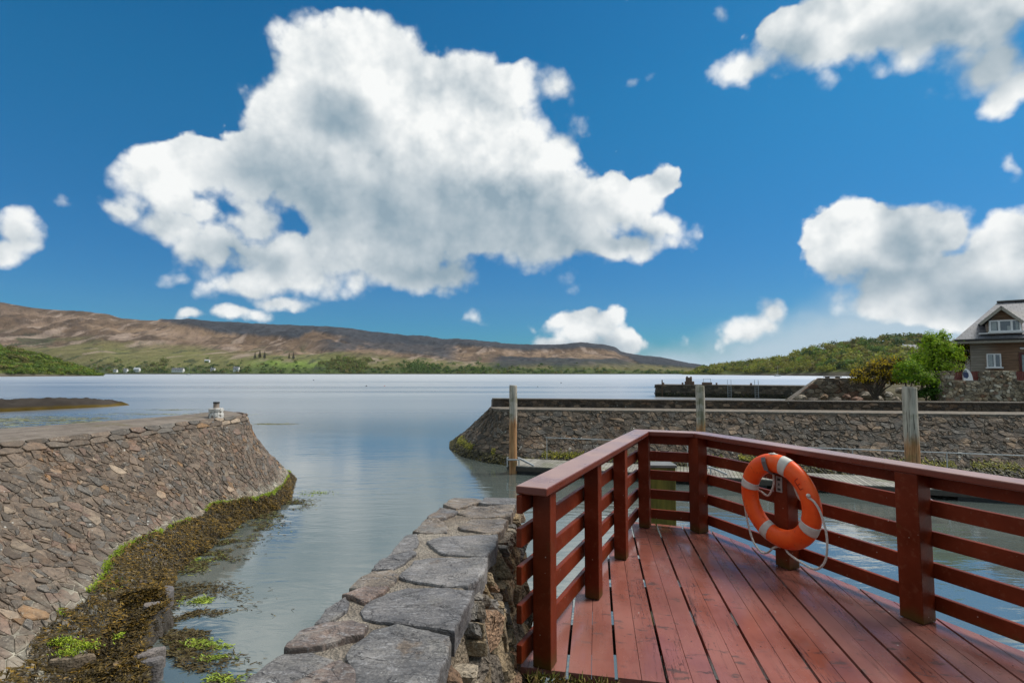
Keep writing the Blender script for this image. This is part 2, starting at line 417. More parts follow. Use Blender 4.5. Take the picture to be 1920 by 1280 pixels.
# ------------------------------------------------------------------ water
def water_fn(t, i, P):
    pos = t.pos()
    calm = t.step(t.noise(t.scale(pos, (0.035, 0.09, 1)), 1.0, 3), 0.36, 0.66)
    a = t.noise(t.scale(pos, (0.75, 2.3, 1)), 1.0, 4, 0.5, 0.6)
    b = t.noise(t.scale(pos, (2.6, 6.0, 1)), 1.0, 3, 0.5, 0.4)
    c = t.noise(t.scale(pos, (0.10, 0.34, 1)), 1.0, 3, 0.5)
    h = t.m('ADD', t.m('MULTIPLY', a, t.m('MULTIPLY_ADD', calm, 0.75, 0.30)), t.m('ADD', t.m('MULTIPLY', b, t.m('MULTIPLY_ADD', calm, 0.16, 0.05)), t.m('MULTIPLY', c, 0.8)))
    nb = t.bump(h, 1.0, 0.017)
    yy = t.sep(pos)[1]
    P('Base Color', (0.115, 0.140, 0.128)); P('Roughness', 0.5); P('Specular IOR Level', 0.0)
    lw = t.new('ShaderNodeLayerWeight'); lw.inputs['Blend'].default_value = 0.5; t.l.new(nb, lw.inputs['Normal'])
    f = t.m('MULTIPLY_ADD', t.m('POWER', lw.outputs['Facing'], 2.4), 0.95, 0.05, clamp=True)
    gl = t.new('ShaderNodeBsdfGlossy'); t.l.new(nb, gl.inputs['Normal'])
    t.put(gl.inputs['Roughness'], t.m('ADD', t.step(yy, 14, 70, 0.06, 0.30), t.m('ADD', t.step(yy, 80, 500, 0.0, 0.14), t.m('MULTIPLY', t.step(yy, 40, 120), t.step(t.noise(t.scale(pos, (0.004, 0.035, 1)), 1.0, 4), 0.35, 0.65, -0.05, 0.06)))))   # open water is ruffled by ripples too fine to see
    ms = t.new('ShaderNodeMixShader'); t.l.new(f, ms.inputs[0]); t.l.new(t.n['Principled BSDF'].outputs[0], ms.inputs[1]); t.l.new(gl.outputs[0], ms.inputs[2])
    t.l.new(ms.outputs[0], t.n['Material Output'].inputs[0])
M_water = material('water', water_fn)
mb = MB(); mb.add([(-9000, -3000, 0), (9000, -3000, 0), (9000, 14000, 0), (-9000, 14000, 0)], [(0, 1, 2, 3)])
tag(mb.build('water', M_water), kind='structure')

# ------------------------------------------------------------------ far hills across the water
RIDGE = [(-700, 548), (-400, 556), (-150, 560), (0, 567), (60, 577), (130, 583), (200, 590), (225, 597), (300, 602), (360, 604), (400, 606), (470, 609), (560, 613), (640, 616), (700, 625),
         (760, 633), (830, 640), (880, 640), (940, 647), (1000, 650), (1060, 648), (1090, 645), (1130, 650), (1155, 655), (1165, 663), (1190, 668), (1240, 674), (1290, 684), (1340, 692), (1420, 696), (1700, 697)]
def build_hills():
    n, m = 900, 150
    px = np.linspace(-560, 1560, n)[:, None] * np.ones((1, m)); s = np.linspace(0, 1.25, m)[None, :] * np.ones((n, 1))
    d0 = 1300.0; d1 = 2600.0
    d = d0 + (d1 - d0) * s
    zr = (698 - interp(RIDGE, px)) / F * d1 + HC
    prof = np.where(s <= 1, 0.10 * sstep(0, 0.16, s) + 0.90 * np.clip(s, 0, 1) ** 1.25, 1 - (s - 1) * 2.2)
    X = (px - 960) / F * d; Y = d
    nz = fbm(X / 420, Y / 420, 6, 3) - 0.5; nf = fbm(X / 90, Y / 90, 5, 8) - 0.5
    z_ = zr * prof * (1 + (nz * 0.75 + nf * 0.42) * np.sin(np.clip(s, 0, 1) * math.pi) ** 0.8)
    z_ = z_ + nf * 7 * sstep(0.8, 1, s) + 1.2 * sstep(0, 0.01, s) - 0.6
    py = 698 - (z_ - HC) / d * F                         # where it stands in height, for the land cover below
    e = (698 - py) / np.maximum(698 - interp(RIDGE, px), 3)
    A = fbm(X / 260, Y / 260, 6, 21, 0.6); B = fbm(X / 60, Y / 60, 6, 31, 0.6); C = fbm(X / 700, Y / 300, 4, 44); D = fbm(X / 16, Y / 30, 4, 77)
    def L(c): return np.array(c)[None, None, :]
    def mixc(c, k, c2): k = np.clip(k, 0, 1)[..., None]; return c * (1 - k) + L(c2) * k
    c = L((0.135, 0.090, 0.058)) * np.ones((n, m, 1))
    c = mixc(c, sstep(0.42, 0.62, A), (0.215, 0.148, 0.095))
    c = mixc(c, sstep(0.50, 0.64, B) * 0.7, (0.085, 0.060, 0.045))
    c = mixc(c, sstep(0.55, 0.68, fbm(X / 120, Y / 200, 5, 91)) * 0.8, (0.27, 0.19, 0.135))
    c = mixc(c, sstep(0.5, 0.62, C) * sstep(0.75, 0.4, e) * 0.75, (0.155, 0.15, 0.055))
    j = (A - 0.5) * 0.5 + (B - 0.5) * 0.25
    c = mixc(c, sstep(0.52, 0.22, e + j) * sstep(150, 240, px) * sstep(780, 600, px) * 0.85, (0.16, 0.165, 0.055))
    c = mixc(c, sstep(0.30, 0.20, e + j * 0.4) * sstep(440, 500, px) * sstep(700, 620, px), (0.155, 0.215, 0.045))
    c = mixc(c, sstep(0.20, 0.08, e + j * 0.6) * 0.9, (0.07, 0.095, 0.03))
    dark = sstep(0, 0.05, e + j * 0.25 - interp([(250, 1.3), (295, 0.98), (360, 0.86), (430, 0.76), (560, 0.68), (585, 0.9), (620, 0.80), (700, 0.66), (780, 0.72), (850, 0.80), (1000, 0.80), (1100, 0.80), (1175, 0.86), (1200, 0.4), (1330, 0.3)], px))
    band = sstep(14, 5, np.abs(py - (633 + (px - 640) * 0.17)) + (B - 0.5) * 30) * sstep(620, 660, px) * sstep(870, 830, px)
    band2 = sstep(13, 6, np.abs(py - 680) + (A - 0.5) * 26) * sstep(900, 950, px) * sstep(1230, 1150, px)
    patch = sstep(1.0, 0.7, np.hypot((px - 65) / 42, (py - 637) / 13) + (B - 0.5) * 1.2)
    brown = np.maximum(sstep(0.8, 1.0, e + j * 0.3) * sstep(300, 200, px), 0) * 0.6
    c = mixc(c, brown, (0.075, 0.052, 0.035))
    c = mixc(c, patch * 0.75, (0.055, 0.065, 0.035))
    wood = np.maximum(np.maximum(dark, band * 0.9), band2 * 0.9)
    pl_n = fbm(X / 150, Y / 420, 5, 131)
    plant = sstep(0.50, 0.56, pl_n) * sstep(560, 640, px) * sstep(930, 860, px) * sstep(0.40, 0.5, e) * sstep(0.9, 0.8, e)
    wood = np.maximum(wood, plant * 0.85)
    gul = sstep(0.035, 0.008, np.abs(fbm(X / 70, Y / 520, 5, 151) - 0.5)) * sstep(0.2, 0.4, e)
    c = mixc(c, gul * 0.55, (0.055, 0.04, 0.032))
    scar = sstep(0.60, 0.70, fbm(X / 38, Y / 110, 5, 171)) * sstep(0.15, 0.35, e)
    c = mixc(c, scar * 0.75, (0.31, 0.235, 0.185))
    bush = sstep(0.64, 0.70, fbm(X / 22, Y / 60, 4, 191)) * sstep(0.75, 0.35, e)
    c = mixc(c, bush * 0.8, (0.05, 0.065, 0.03))
    c = mixc(c, wood * 0.93, (0.034, 0.042, 0.054))
    c = mixc(c, sstep(0.016, 0.006, s), (0.045, 0.04, 0.034))
    c = c * 1.18 * (0.42 + 0.62 * D + 0.55 * fbm(X / 7, Y / 45, 4, 79))[..., None] * 1.15
    z_ = z_ + wood * 9 * (0.7 + 0.6 * D) * sstep(0, 0.05, s)
    P = np.stack([X, Y, z_], -1)
    o = grid_mesh('far_hills', P, material('hill_heather', lambda t, i, PP: (PP('Base Color', t.attr('Col')), PP('Roughness', 0.95), PP('Specular IOR Level', 0.1),
        PP('Normal', t.bump(t.noise(t.pos(), 0.025, 9, 0.75), 1.0, 26.0)))), c)
    tag(o, kind='structure')
    def hz(x_, y_):                                       # ground height for the things standing on it
        pxx = 960 + x_ / y_ * F; ss = (y_ - d0) / (d1 - d0)
        i_ = np.clip((pxx + 560) / 2120 * (n - 1), 0, n - 1); k_ = np.clip(ss / 1.25 * (m - 1), 0, m - 1)
        return float(z_[int(round(i_)), int(round(k_))])
    return hz
hill_z = build_hills()

# leafy crowns: many small tilted leaf-clump faces through the volume
def leafy(mb, c, rx, rz, n, size, rng, cols, shell=0.55, flat=0.0):
    c = Vector(c); vs = []; fs = []; cl = []
    ph = [rng.uniform(0, 6.28) for _ in range(4)]
    for _ in range(n):
        while True:
            d = Vector((rng.gauss(0, 1), rng.gauss(0, 1), rng.gauss(0, 1)))
            if d.length > 0.05: break
        d.normalize()
        if d.z < -0.45: d.z = -d.z * 0.4
        a = math.atan2(d.y, d.x)
        lump = 1 + 0.16 * math.sin(3 * a + ph[0] + 2.5 * d.z) + 0.14 * math.sin(5 * d.z + 2 * a + ph[1]) + 0.08 * math.sin(7 * a + ph[2])
        r = (shell + (1 - shell) * rng.random() ** 0.6) * lump
        p_ = c + Vector((d.x * rx * r, d.y * rx * r, d.z * rz * r))
        nrm = (d + Vector((rng.uniform(-1, 1), rng.uniform(-1, 1), rng.uniform(-0.5, 1))) * 0.55).normalized()
        u = nrm.cross(Vector((rng.uniform(-1, 1), rng.uniform(-1, 1), rng.uniform(-1, 1)))).normalized(); v = nrm.cross(u)
        s_ = size * rng.uniform(0.6, 1.4); k = len(vs)
        vs += [p_ - u * s_, p_ + v * s_ * 0.6, p_ + u * s_, p_ - v * s_ * 0.6]; fs.append((k, k + 1, k + 2, k + 3))
        q = rng.choice(cols); w_ = rng.uniform(0.75, 1.25); cl += [tuple(x_ * w_ for x_ in q)] * 4
    mb.add(vs, fs, cl)
def leaf_fn(t, i, P):
    P('Base Color', t.attr('Col')); P('Roughness', 0.7); P('Specular IOR Level', 0.2)
    tr = t.new('ShaderNodeBsdfTranslucent'); t.put(tr.inputs[0], t.vm('MULTIPLY', t.attr('Col'), (1.3, 1.4, 0.9)))
    ms = t.new('ShaderNodeMixShader'); ms.inputs[0].default_value = 0.35
    t.l.new(t.n['Principled BSDF'].outputs[0], ms.inputs[1]); t.l.new(tr.outputs[0], ms.inputs[2]); t.l.new(ms.outputs[0], t.n['Material Output'].inputs[0])
M_leaf = material('foliage', leaf_fn)
M_bark = plain('bark', (0.09, 0.07, 0.05), 0.9, bump=0.6)

# ------------------------------------------------------------------ wooded headlands and shore
def land_strip(name, top, d_shore, d_back, lowpx, col_fn, x0, x1, wood, seed, tree_cols, n_trees, rr, hgt, shore_rock=True):
    """terrain from a shoreline at d_shore(px) up to a ridge whose height follows top(px); returns nothing"""
    n, m = 160, 50
    px = np.linspace(x0, x1, n)[:, None] * np.ones((1, m)); s = np.linspace(0, 1.5, m)[None, :] * np.ones((n, 1))
    ds = interp(d_shore, px); d = ds + d_back * s
    zr = np.maximum((698 - interp(top, px)) / F * (ds + d_back) + HC - hgt * 0.8, 1.0)
    prof = np.where(s < 1, 0.06 * sstep(0, 0.04, s) + 0.94 * np.clip(s, 0, 1) ** 0.9, 1 - (s - 1) * 0.5)
    X = (px - 960) / F * d
    z_ = zr * prof + (fbm(X / 40, d / 40, 4, seed) - 0.5) * np.minimum(zr, 14) * 0.35 * sstep(0, 0.1, s) - 0.5 + 0.6 * sstep(0, 0.02, s)
    edge = sstep(x0, x0 + (x1 - x0) * 0.01, px)
    A = fbm(X / 25, d / 25, 5, seed + 5)[..., None]
    c = np.array((0.085, 0.10, 0.028)) * (0.5 + A) * np.ones((n, m, 1))
    rock = (sstep(0.05, 0.02, s) * 1.0)[..., None]
    c = c * (1 - rock) + np.array((0.11, 0.09, 0.075)) * (0.4 + 1.2 * A) * rock
    o = grid_mesh(name, np.stack([X, d, z_], -1), M_ground, c)
    tag(o, kind='structure')
    rng = random.Random(seed); mb = MB()
    for _ in range(n_trees):
        i = rng.random() * (n - 2); k = (0.04 + 1.10 * rng.random()) / 1.5 * (m - 1)
        i, k = int(i), int(k)
        r = rr * rng.uniform(0.6, 1.3); h = hgt * rng.uniform(0.6, 1.2)
        if zr[i, 0] < hgt * 0.7: h *= 0.6; r *= 0.7
        tone = tree_cols(px[i, k], 698 - (z_[i, k] - HC) / d[i, k] * F, rng); kb = rng.uniform(.75, 1.3); tone = [tuple(q * kb for q in cc) for cc in tone]
        leafy(mb, (X[i, k] + rng.uniform(-3, 3), d[i, k] + rng.uniform(-3, 3), z_[i, k] + h * 0.45), r, h * 0.55, 70, r * 0.22, rng, tone, 0.75)
    tag(mb.build(wood[0], M_leaf), wood[1], 'woodland', kind='stuff')
M_ground = material('rough_grass', lambda t, i, P: (P('Base Color', t.attr('Col')), P('Roughness', 0.95), P('Specular IOR Level', 0.1)))
YG = [(0.21, 0.22, 0.030), (0.18, 0.20, 0.030), (0.23, 0.21, 0.040)]
OL = [(0.17, 0.145, 0.045), (0.15, 0.13, 0.045), (0.19, 0.17, 0.05)]
DG = [(0.045, 0.085, 0.022), (0.06, 0.10, 0.025)]
MG = [(0.10, 0.16, 0.03), (0.12, 0.185, 0.032)]
def right_cols(px, py, rng):
    q = rng.random()
    if 1560 < px < 1730 and py < 662: return DG if q < 0.45 else (OL if q < 0.8 else MG)
    return YG if q < 0.58 else (OL if q < 0.82 else (MG if q < 0.93 else DG))
land_strip('headland', [(1270, 699), (1290, 694), (1330, 684), (1380, 678), (1430, 672), (1470, 668), (1500, 655), (1540, 645), (1580, 640), (1620, 632), (1660, 628), (1700, 626), (1740, 627), (1790, 640), (1850, 660), (2000, 670), (2200, 670)],
           [(1270, 1150), (1300, 1000), (1400, 820), (1560, 640), (1700, 560), (2200, 500)], 170, 0, None, 1278, 2150,
           ('headland_woodland', 'mixed yellow green and olive woodland covering the right headland'), 11, right_cols, 1500, 6.5, 10)
land_strip('promontory', [(-400, 600), (-150, 622), (0, 645), (50, 656), (90, 668), (130, 680), (165, 690), (185, 698), (215, 700)],
           [(-400, 420), (0, 560), (180, 640), (230, 660)], 80, 0, None, -380, 196,
           ('promontory_woodland', 'low bright green scrub wood on the left promontory'), 23, lambda px, py, rng: [(0.14, 0.20, 0.025), (0.12, 0.18, 0.025), (0.18, 0.19, 0.03)] if rng.random() < 0.6 else (MG if rng.random() < 0.6 else OL), 900, 4.2, 5)

# scattered trees along the far shore: reads as one mass
rng = random.Random(5); mb = MB()
for _ in range(1000):
    px = rng.uniform(165, 1280); y = 1300 + 22 + abs(rng.gauss(0, 55))
    if fbm(px / 30.0, 0.3, 3, 61) < 0.42 and rng.random() < 0.75: continue
    x_ = (px - 960) / F * y; z_ = hill_z(x_, y); r = rng.uniform(2.4, 5.2)
    leafy(mb, (x_, y, z_ + r * 0.45), r, r * 0.75, 46, r * 0.26, rng, DG if rng.random() < 0.45 else (MG if rng.random() < 0.7 else OL), 0.75)
for (pc, yc, n_, sx) in ((655, 1430, 90, 42), (650, 1400, 50, 50), (785, 1400, 70, 40), (300, 1390, 14, 20), (880, 1390, 26, 40)):
    for _ in range(n_):
        px = rng.gauss(pc, sx * 0.5); y = yc + rng.gauss(0, 35)
        x_ = (px - 960) / F * y; z_ = hill_z(x_, y); r = rng.uniform(4.5, 8.5)
        leafy(mb, (x_, y, z_ + r * 0.5), r, r * 0.8, 50, r * 0.25, rng, MG + OL if pc < 700 else DG + MG, 0.75)
tag(mb.build('shore_woodland', M_leaf), 'green scrub and trees lining the far shore below the hills', 'woodland', kind='stuff')

# conifers standing on the far field
def conifer():
    root = empty('conifer_tree', (0, 0, 0)); rng = random.Random(3)
    mb = MB(); mb.tube([(0, 0, -1), (0, 0, 22)], 0.5, 6, radii=[0.55, 0.08]); mb.build('trunk', M_bark, root)
    mb = MB()
    for k in range(22):
        h = 3 + k * 0.93; r = (1 - k / 22.5) * 4.6 + 0.4
        for a in range(11):
            th = a * 0.571 + k * 1.3 + rng.uniform(-.2, .2); L_ = r * rng.uniform(0.7, 1.1)
            u = Vector((math.cos(th), math.sin(th), -0.25)); v = Vector((-math.sin(th), math.cos(th), 0)) * L_ * 0.34
            c = Vector((0, 0, h)); w_ = rng.uniform(0.7, 1.3)
            mb.add([c, c + u * L_ * 0.6 + v, c + u * L_, c + u * L_ * 0.6 - v + Vector((0, 0, 0.4))], [(0, 1, 2, 3)], (0.016 * w_, 0.028 * w_, 0.013 * w_))
    mb.build('crown', M_leaf, root); return root
spots = [(478, 0.80, 'leftmost and shortest dark conifer of the larger clump on the far green field'), (487, 1.0, 'tallest dark conifer in the middle of the larger clump on the far green field'), (496, 0.9, 'dark conifer at the right end of the larger clump on the far green field'),
         (542, 0.72, 'left dark conifer of the smaller pair on the far green field'), (550, 0.85, 'right, taller dark conifer of the smaller pair on the far green field')]
proto = conifer()
for i, (px, s_, lab) in enumerate(spots):
    o = proto if i == 0 else copy_tree(proto)
    y = 1470 + (i % 2) * 14; x_ = (px - 960) / F * y; o.location = (x_, y, hill_z(x_, y)); o.scale = (s_ * 1.25, s_ * 1.25, s_)
    tag(o, lab, 'conifer tree', 'dark conifers on the far field')

# white cottages by the far shore
M_white = plain('whitewash', (0.78, 0.77, 0.74), 0.8, var=0.06)
M_slate = plain('slate_roof', (0.13, 0.135, 0.15), 0.55, var=0.3, scale=2.0)
M_glass = material('window_glass', lambda t, i, P: (P('Base Color', (0.02, 0.025, 0.03)), P('Roughness', 0.08), P('Specular IOR Level', 0.8)))
def cottage(x_, y, z_, Lx, Ly, h, hr, wings, lab, roofm, group='white cottages by the far shore'):
    root = empty('cottage', (x_, y, z_))
    m1 = MB(); m2 = MB()
    for (ox, sx) in [(0, Lx)] + wings:
        m1.abox(x_ + ox - sx / 2, x_ + ox + sx / 2, y - Ly / 2, y + Ly / 2, z_ - 4, z_ + h)
        a, b = x_ + ox - sx / 2, x_ + ox + sx / 2
        m1.add([(a, y - Ly / 2, z_ + h), (a, y + Ly / 2, z_ + h), (a, y, z_ + h + hr), (b, y - Ly / 2, z_ + h), (b, y + Ly / 2, z_ + h), (b, y, z_ + h + hr)], [(0, 1, 2), (5, 4, 3)])
        e_ = 0.4
        for sgn in (-1, 1):
            m2.add([(a - e_, y + sgn * (Ly / 2 + e_), z_ + h - 0.2), (b + e_, y + sgn * (Ly / 2 + e_), z_ + h - 0.2), (b + e_, y, z_ + h + hr + 0.2), (a - e_, y, z_ + h + hr + 0.2)], [(0, 1, 2, 3)])
    m1.build('wall', M_white, root)
    rf = m2.build('roof', roofm, root)
    mc = MB()
    mc.abox(x_ - Lx / 2 + 0.2, x_ - Lx / 2 + 1.2, y - .5, y + .5, z_ + h + hr - 0.8, z_ + h + hr + 1.2); mc.build('chimney', M_white, rf)
    k = max(2, int(Lx / 3.5))
    for q in range(k):
        cx = x_ - Lx / 2 + (q + 0.5) * Lx / k
        mw = MB(); mw.abox(cx - 0.55, cx + 0.55, y - Ly / 2 - 0.06, y - Ly / 2 + 0.05, z_ + h * 0.35, z_ + h * 0.8); mw.build('window', M_glass, root)
    tag(root, lab, 'cottage', group)
M_grey_roof = plain('grey_roof', (0.42, 0.45, 0.48), 0.5, var=0.1)
cs = [(258, 1335, 14, 7, 4, 3.5, [], 'long low white cottage with a pale metal roof near the left promontory tip', M_grey_roof, 4),
      (338, 1335, 20, 8, 5, 4, [(-14, 8)], 'largest white house with a side wing directly above the moored yacht', M_slate, 2),
      (237, 1330, 9, 6, 3.5, 2.5, [], 'small pale cottage immediately left of the metal roofed one', M_slate, 3),
      (218, 1332, 8, 6, 3, 2.5, [], 'leftmost tiny white cottage on the far shore', M_slate, 2),
      (400, 1345, 10, 6, 3.5, 3, [], 'low white cottage half hidden by trees right of the moored yacht', M_slate, 3),
      (389, 1440, 13, 6, 3, 2.5, [], 'white cottage standing alone higher up the brown slope', M_grey_roof, 1),
      (442, 1345, 8, 7, 6, 3.5, [(6.5, 6)], 'tall white house with two blocks below the larger conifer clump', M_slate, 3)]
for (px, y, a, b, h, hr, wg, lab, rm, up) in cs:
    x_ = (px - 960) / F * y; cottage(x_, y, max(hill_z(x_, y), 1.0) + up, a, b, h, hr, wg, lab, rm)
pw = PY(1702, 657, 640); cottage(pw.x, pw.y, pw.z - 1.5, 12, 7, 4.5, 4, [(7, 5)], 'white house among the trees high on the right headland', M_slate, None)
bpy.data.objects['cottage.007'].pop('group', None) if 'cottage.007' in bpy.data.objects and 'group' in bpy.data.objects['cottage.007'] else None

# moored yachts
M_hull = plain('white_hull', (0.8, 0.8, 0.8), 0.3, var=0.03)
M_alu = plain('dull_metal', (0.45, 0.46, 0.47), 0.4, 0.7, var=0.1)
def yacht(px, py, L_, mast, lab):
    b = PZ(px, py, 0); root = empty('sailing_yacht', b)
    mb = MB(); secs = []
    for k in range(9):
        u = k / 8; wd = L_ * 0.15 * math.sin(math.pi * min(1, 0.12 + u * 0.88)) ** 0.6 + 0.02
        x_ = b.x - L_ / 2 + L_ * u; zt = 1.0 + 0.25 * u
        secs.append([(x_, b.y - wd, zt), (x_, b.y - wd * 0.6, -0.2), (x_, b.y + wd * 0.6, -0.2), (x_, b.y + wd, zt)])
    vs = [p_ for q in secs for p_ in q]; fs = []
    for k in range(8):
        for j in range(4): fs.append((k * 4 + j, k * 4 + (j + 1) % 4, k * 4 + 4 + (j + 1) % 4, k * 4 + 4 + j))
    fs += [(0, 1, 2, 3), (35, 34, 33, 32)]
    mb.add(vs, fs); mb.build('hull', M_hull, root)
    m2 = MB(); m2.abox(b.x - L_ * .2, b.x + L_ * .18, b.y - L_ * .07, b.y + L_ * .07, 1.0, 1.55); m2.build('cabin', M_hull, root, bevel=0.1)
    m3 = MB(); m3.tube([(b.x + .4, b.y, .8), (b.x + .4, b.y, mast)], 0.14, 6); m3.tube([(b.x + .4, b.y, 2.2), (b.x - L_ * .38, b.y, 2.2)], 0.12, 6); m3.build('mast', M_alu, root)
    tag(root, lab, 'yacht')
yacht(354, 702.2, 11, 17, 'white yacht moored near the far left shore, sails down')
yacht(1458, 705, 8, 12, 'bare masted yacht moored under the right headland')

# mooring buoys
M_buoy = {'r': plain('orange_buoy', (0.55, 0.10, 0.03), 0.5), 'd': plain('dark_buoy', (0.05, 0.05, 0.06), 0.5)}
def buoy(px, py, r, k, lab):
    p_ = PZ(px, py, 0); mb = MB(); n = 10; prof = [(0.02, -0.5), (0.75, -0.35), (1.0, 0.1), (0.85, 0.55), (0.4, 0.85), (0.12, 0.95), (0.12, 1.25), (0.02, 1.3)]
    vs = [(p_.x + a * r * math.cos(2 * math.pi * i / n), p_.y + a * r * math.sin(2 * math.pi * i / n), b * r) for a, b in prof for i in range(n)]
    mb.add(vs, [(k_ * n + i, k_ * n + (i + 1) % n, k_ * n + n + (i + 1) % n, k_ * n + n + i) for k_ in range(len(prof) - 1) for i in range(n)])
    tag(mb.build('mooring_buoy', M_buoy[k], smooth=True), lab, 'buoy', 'buoys on the open water')
for a in ((687, 724, 0.30, 'd', 'dark mooring buoy, left one of the close pair on the bright water'), (721, 723.6, 0.22, 'r', 'orange mooring buoy beside the dark one on the bright water'), (1052, 718, 0.30, 'd', 'lone dark buoy right of the left pile top'),
          (588, 713, 0.40, 'd', 'dark buoy farthest left on the open water'), (1008, 725, 0.20, 'd', 'small dark buoy just above the breakwater between pile and lone buoy')):
    buoy(*a)

# ------------------------------------------------------------------ low rock island on the left
def skerry():
    n, m = 90, 40
    u = np.linspace(0, 1, n)[:, None] * np.ones((1, m)); v = np.linspace(0, 1, m)[None, :] * np.ones((n, 1))
    a0 = PZ(-420, 790, 0); a1 = PZ(205, 763, 0)
    X = a0.x + (a1.x - a0.x) * u; Yc = a0.y + (a1.y - a0.y) * u + 4
    wd = 7 * (1 - u) ** 0.5 + 0.4
    Y = Yc + (v - 0.5) * 2 * wd
    h = 1.35 * sstep(0, 0.16, 1 - u) * np.sin(np.clip(v, 0, 1) * math.pi) ** 0.5
    z_ = h * (0.55 + 0.9 * fbm(X / 3.0, Y / 3.0, 6, 13)) - 0.12 + (fbm(X / .7, Y / .7, 4, 19) - .5) * 0.6 * (h > 0.1)
    A = fbm(X / 1.5, Y / 1.5, 5, 4)[..., None]
    c = np.array((0.05, 0.042, 0.036)) * (0.4 + 1.2 * A)
    weed = sstep(0.42, 0.2, z_ + (A[..., 0] - .5) * .5)[..., None]
    c = c * (1 - weed) + np.array((0.11, 0.075, 0.018)) * (0.3 + 1.4 * A) * weed
    o = grid_mesh('rock_island', np.stack([X, Y, z_], -1), M_ground, c, smooth=False)
    tag(o, 'low dark rock skerry with a brown weed edge on the left water', 'rock')
skerry()

# ------------------------------------------------------------------ left pier (pitched stone slope)
PIER_TOP = 2.7
top_line = [(-12.0, 0.5), (-11.7, 3), (-11.45, 6), (-11.25, 8.8), (-11.1, 11.6), (-10.6, 15.5), (-9.95, 19.6), (-10.1, 20.5), (-10.8, 21.4), (-11.8, 21.6)]
bot_line = [(-2.6, 0.5), (-3.5, 3), (-4.85, 6), (-6.2, 8.8), (-7.45, 11.8), (-8.05, 15.6), (-7.65, 17.7), (-7.85, 19.1), (-9.1, 22.6), (-11.6, 24.0)]
def polyparam(pl):
    L_ = [0]
    for a, b in zip(pl[:-1], pl[1:]): L_.append(L_[-1] + math.hypot(b[0] - a[0], b[1] - a[1]))
    return L_
tl = polyparam(top_line)
def pier_pt(u, v, h=0.0, SL=4.0):                        # u metres along the top, v metres down the slope
    k = max(i for i in range(len(tl)) if tl[i] <= max(u, 0) + 1e-9); k = min(k, len(tl) - 2)
    f = (u - tl[k]) / (tl[k + 1] - tl[k]); s_ = v / SL
    a = Vector((top_line[k][0] + (top_line[k + 1][0] - top_line[k][0]) * f, top_line[k][1] + (top_line[k + 1][1] - top_line[k][1]) * f, PIER_TOP))
    b = Vector((bot_line[k][0] + (bot_line[k + 1][0] - bot_line[k][0]) * f, bot_line[k][1] + (bot_line[k + 1][1] - bot_line[k][1]) * f, 0.0))
    p_ = a + (b - a) * s_
    dn_ = (b - a).normalized(); tg = Vector((top_line[k + 1][0] - top_line[k][0], top_line[k + 1][1] - top_line[k][1], 0)).normalized()
    nr = dn_.cross(tg); nr = -nr if nr.z < 0 else nr
    sag = -0.10 * math.sin(math.pi * min(max(s_, 0), 1)) + 0.05 * (float(vnoise(u * 0.6, v * 0.6, 5)) - 0.5) * 2
    return p_ + nr.normalized() * (h + sag)
rng = random.Random(42)
PAL_PIER = ([(0.140, 0.106, 0.080), (0.115, 0.093, 0.074), (0.165, 0.124, 0.094), (0.130, 0.116, 0.102), (0.175, 0.120, 0.092), (0.27, 0.21, 0.155), (0.23, 0.14, 0.075)], [5, 4, 4, 3, 1.6, 0.8, 0.3])
U_ = tl[-1]
M_pier = stone_mat('pier_stone', lichen=0.55, tide=(0.02, 0.35), scale=1.0, white_z=(0.10, 0.75, 0.25), lich_scale=7.0)
M_pier_mortar = stone_mat('pier_mortar', lichen=0.0, tide=(0.02, 0.3), mortar=((0.085, 0.064, 0.047), (0.26, 0.20, 0.15)), white_z=(0.1, 0.80, 0.62), scale=1.0, bumpd=0.02)
pier = empty('stone_pier', (-11, 12, 0)); tag(pier, 'sloping stone pier with weed along its foot at the left of the channel', 'pier')
mbb = MB(); nu, nv = 110, 26; vs = []
for i in range(nu):
    for j in range(nv): vs.append(pier_pt(U_ * i / (nu - 1), -0.02 + 4.75 * j / (nv - 1), 0.0))
mbb.add(vs, [(i * nv + j, i * nv + j + 1, (i + 1) * nv + j + 1, (i + 1) * nv + j) for i in range(nu - 1) for j in range(nv - 1)])
# top surface: road-like cap between the front edge and the back edge
back = [(-19, 0.5), (-18.8, 3), (-18.4, 6), (-17.8, 8.8), (-17.2, 11.6), (-15.2, 15.5), (-13.2, 19.0), (-12.6, 20.5), (-12.2, 21.3), (-11.82, 21.58)]
tv = []; nb = 9
for k in range(len(top_line)):
    for q in range(nb):
        f = q / (nb - 1); x_ = top_line[k][0] * (1 - f) + back[k][0] * f; y = top_line[k][1] * (1 - f) + back[k][1] * f
        tv.append((x_, y, PIER_TOP + 0.05 + 0.12 * math.sin(math.pi * f) + 0.05 * (float(vnoise(x_, y, 4)) - .5)))
capb = MB(); capb.add(tv, [(k * nb + q, k * nb + q + 1, (k + 1) * nb + q + 1, (k + 1) * nb + q) for k in range(len(top_line) - 1) for q in range(nb - 1)])
bk = [(p_[0], p_[1], PIER_TOP + 0.05) for p_ in back] + [(p_[0] - 3, p_[1] + 1.5, -0.3) for p_ in back]; nbk = len(back)
capb.add(bk, [(i, i + 1, nbk + i + 1, nbk + i) for i in range(nbk - 1)])
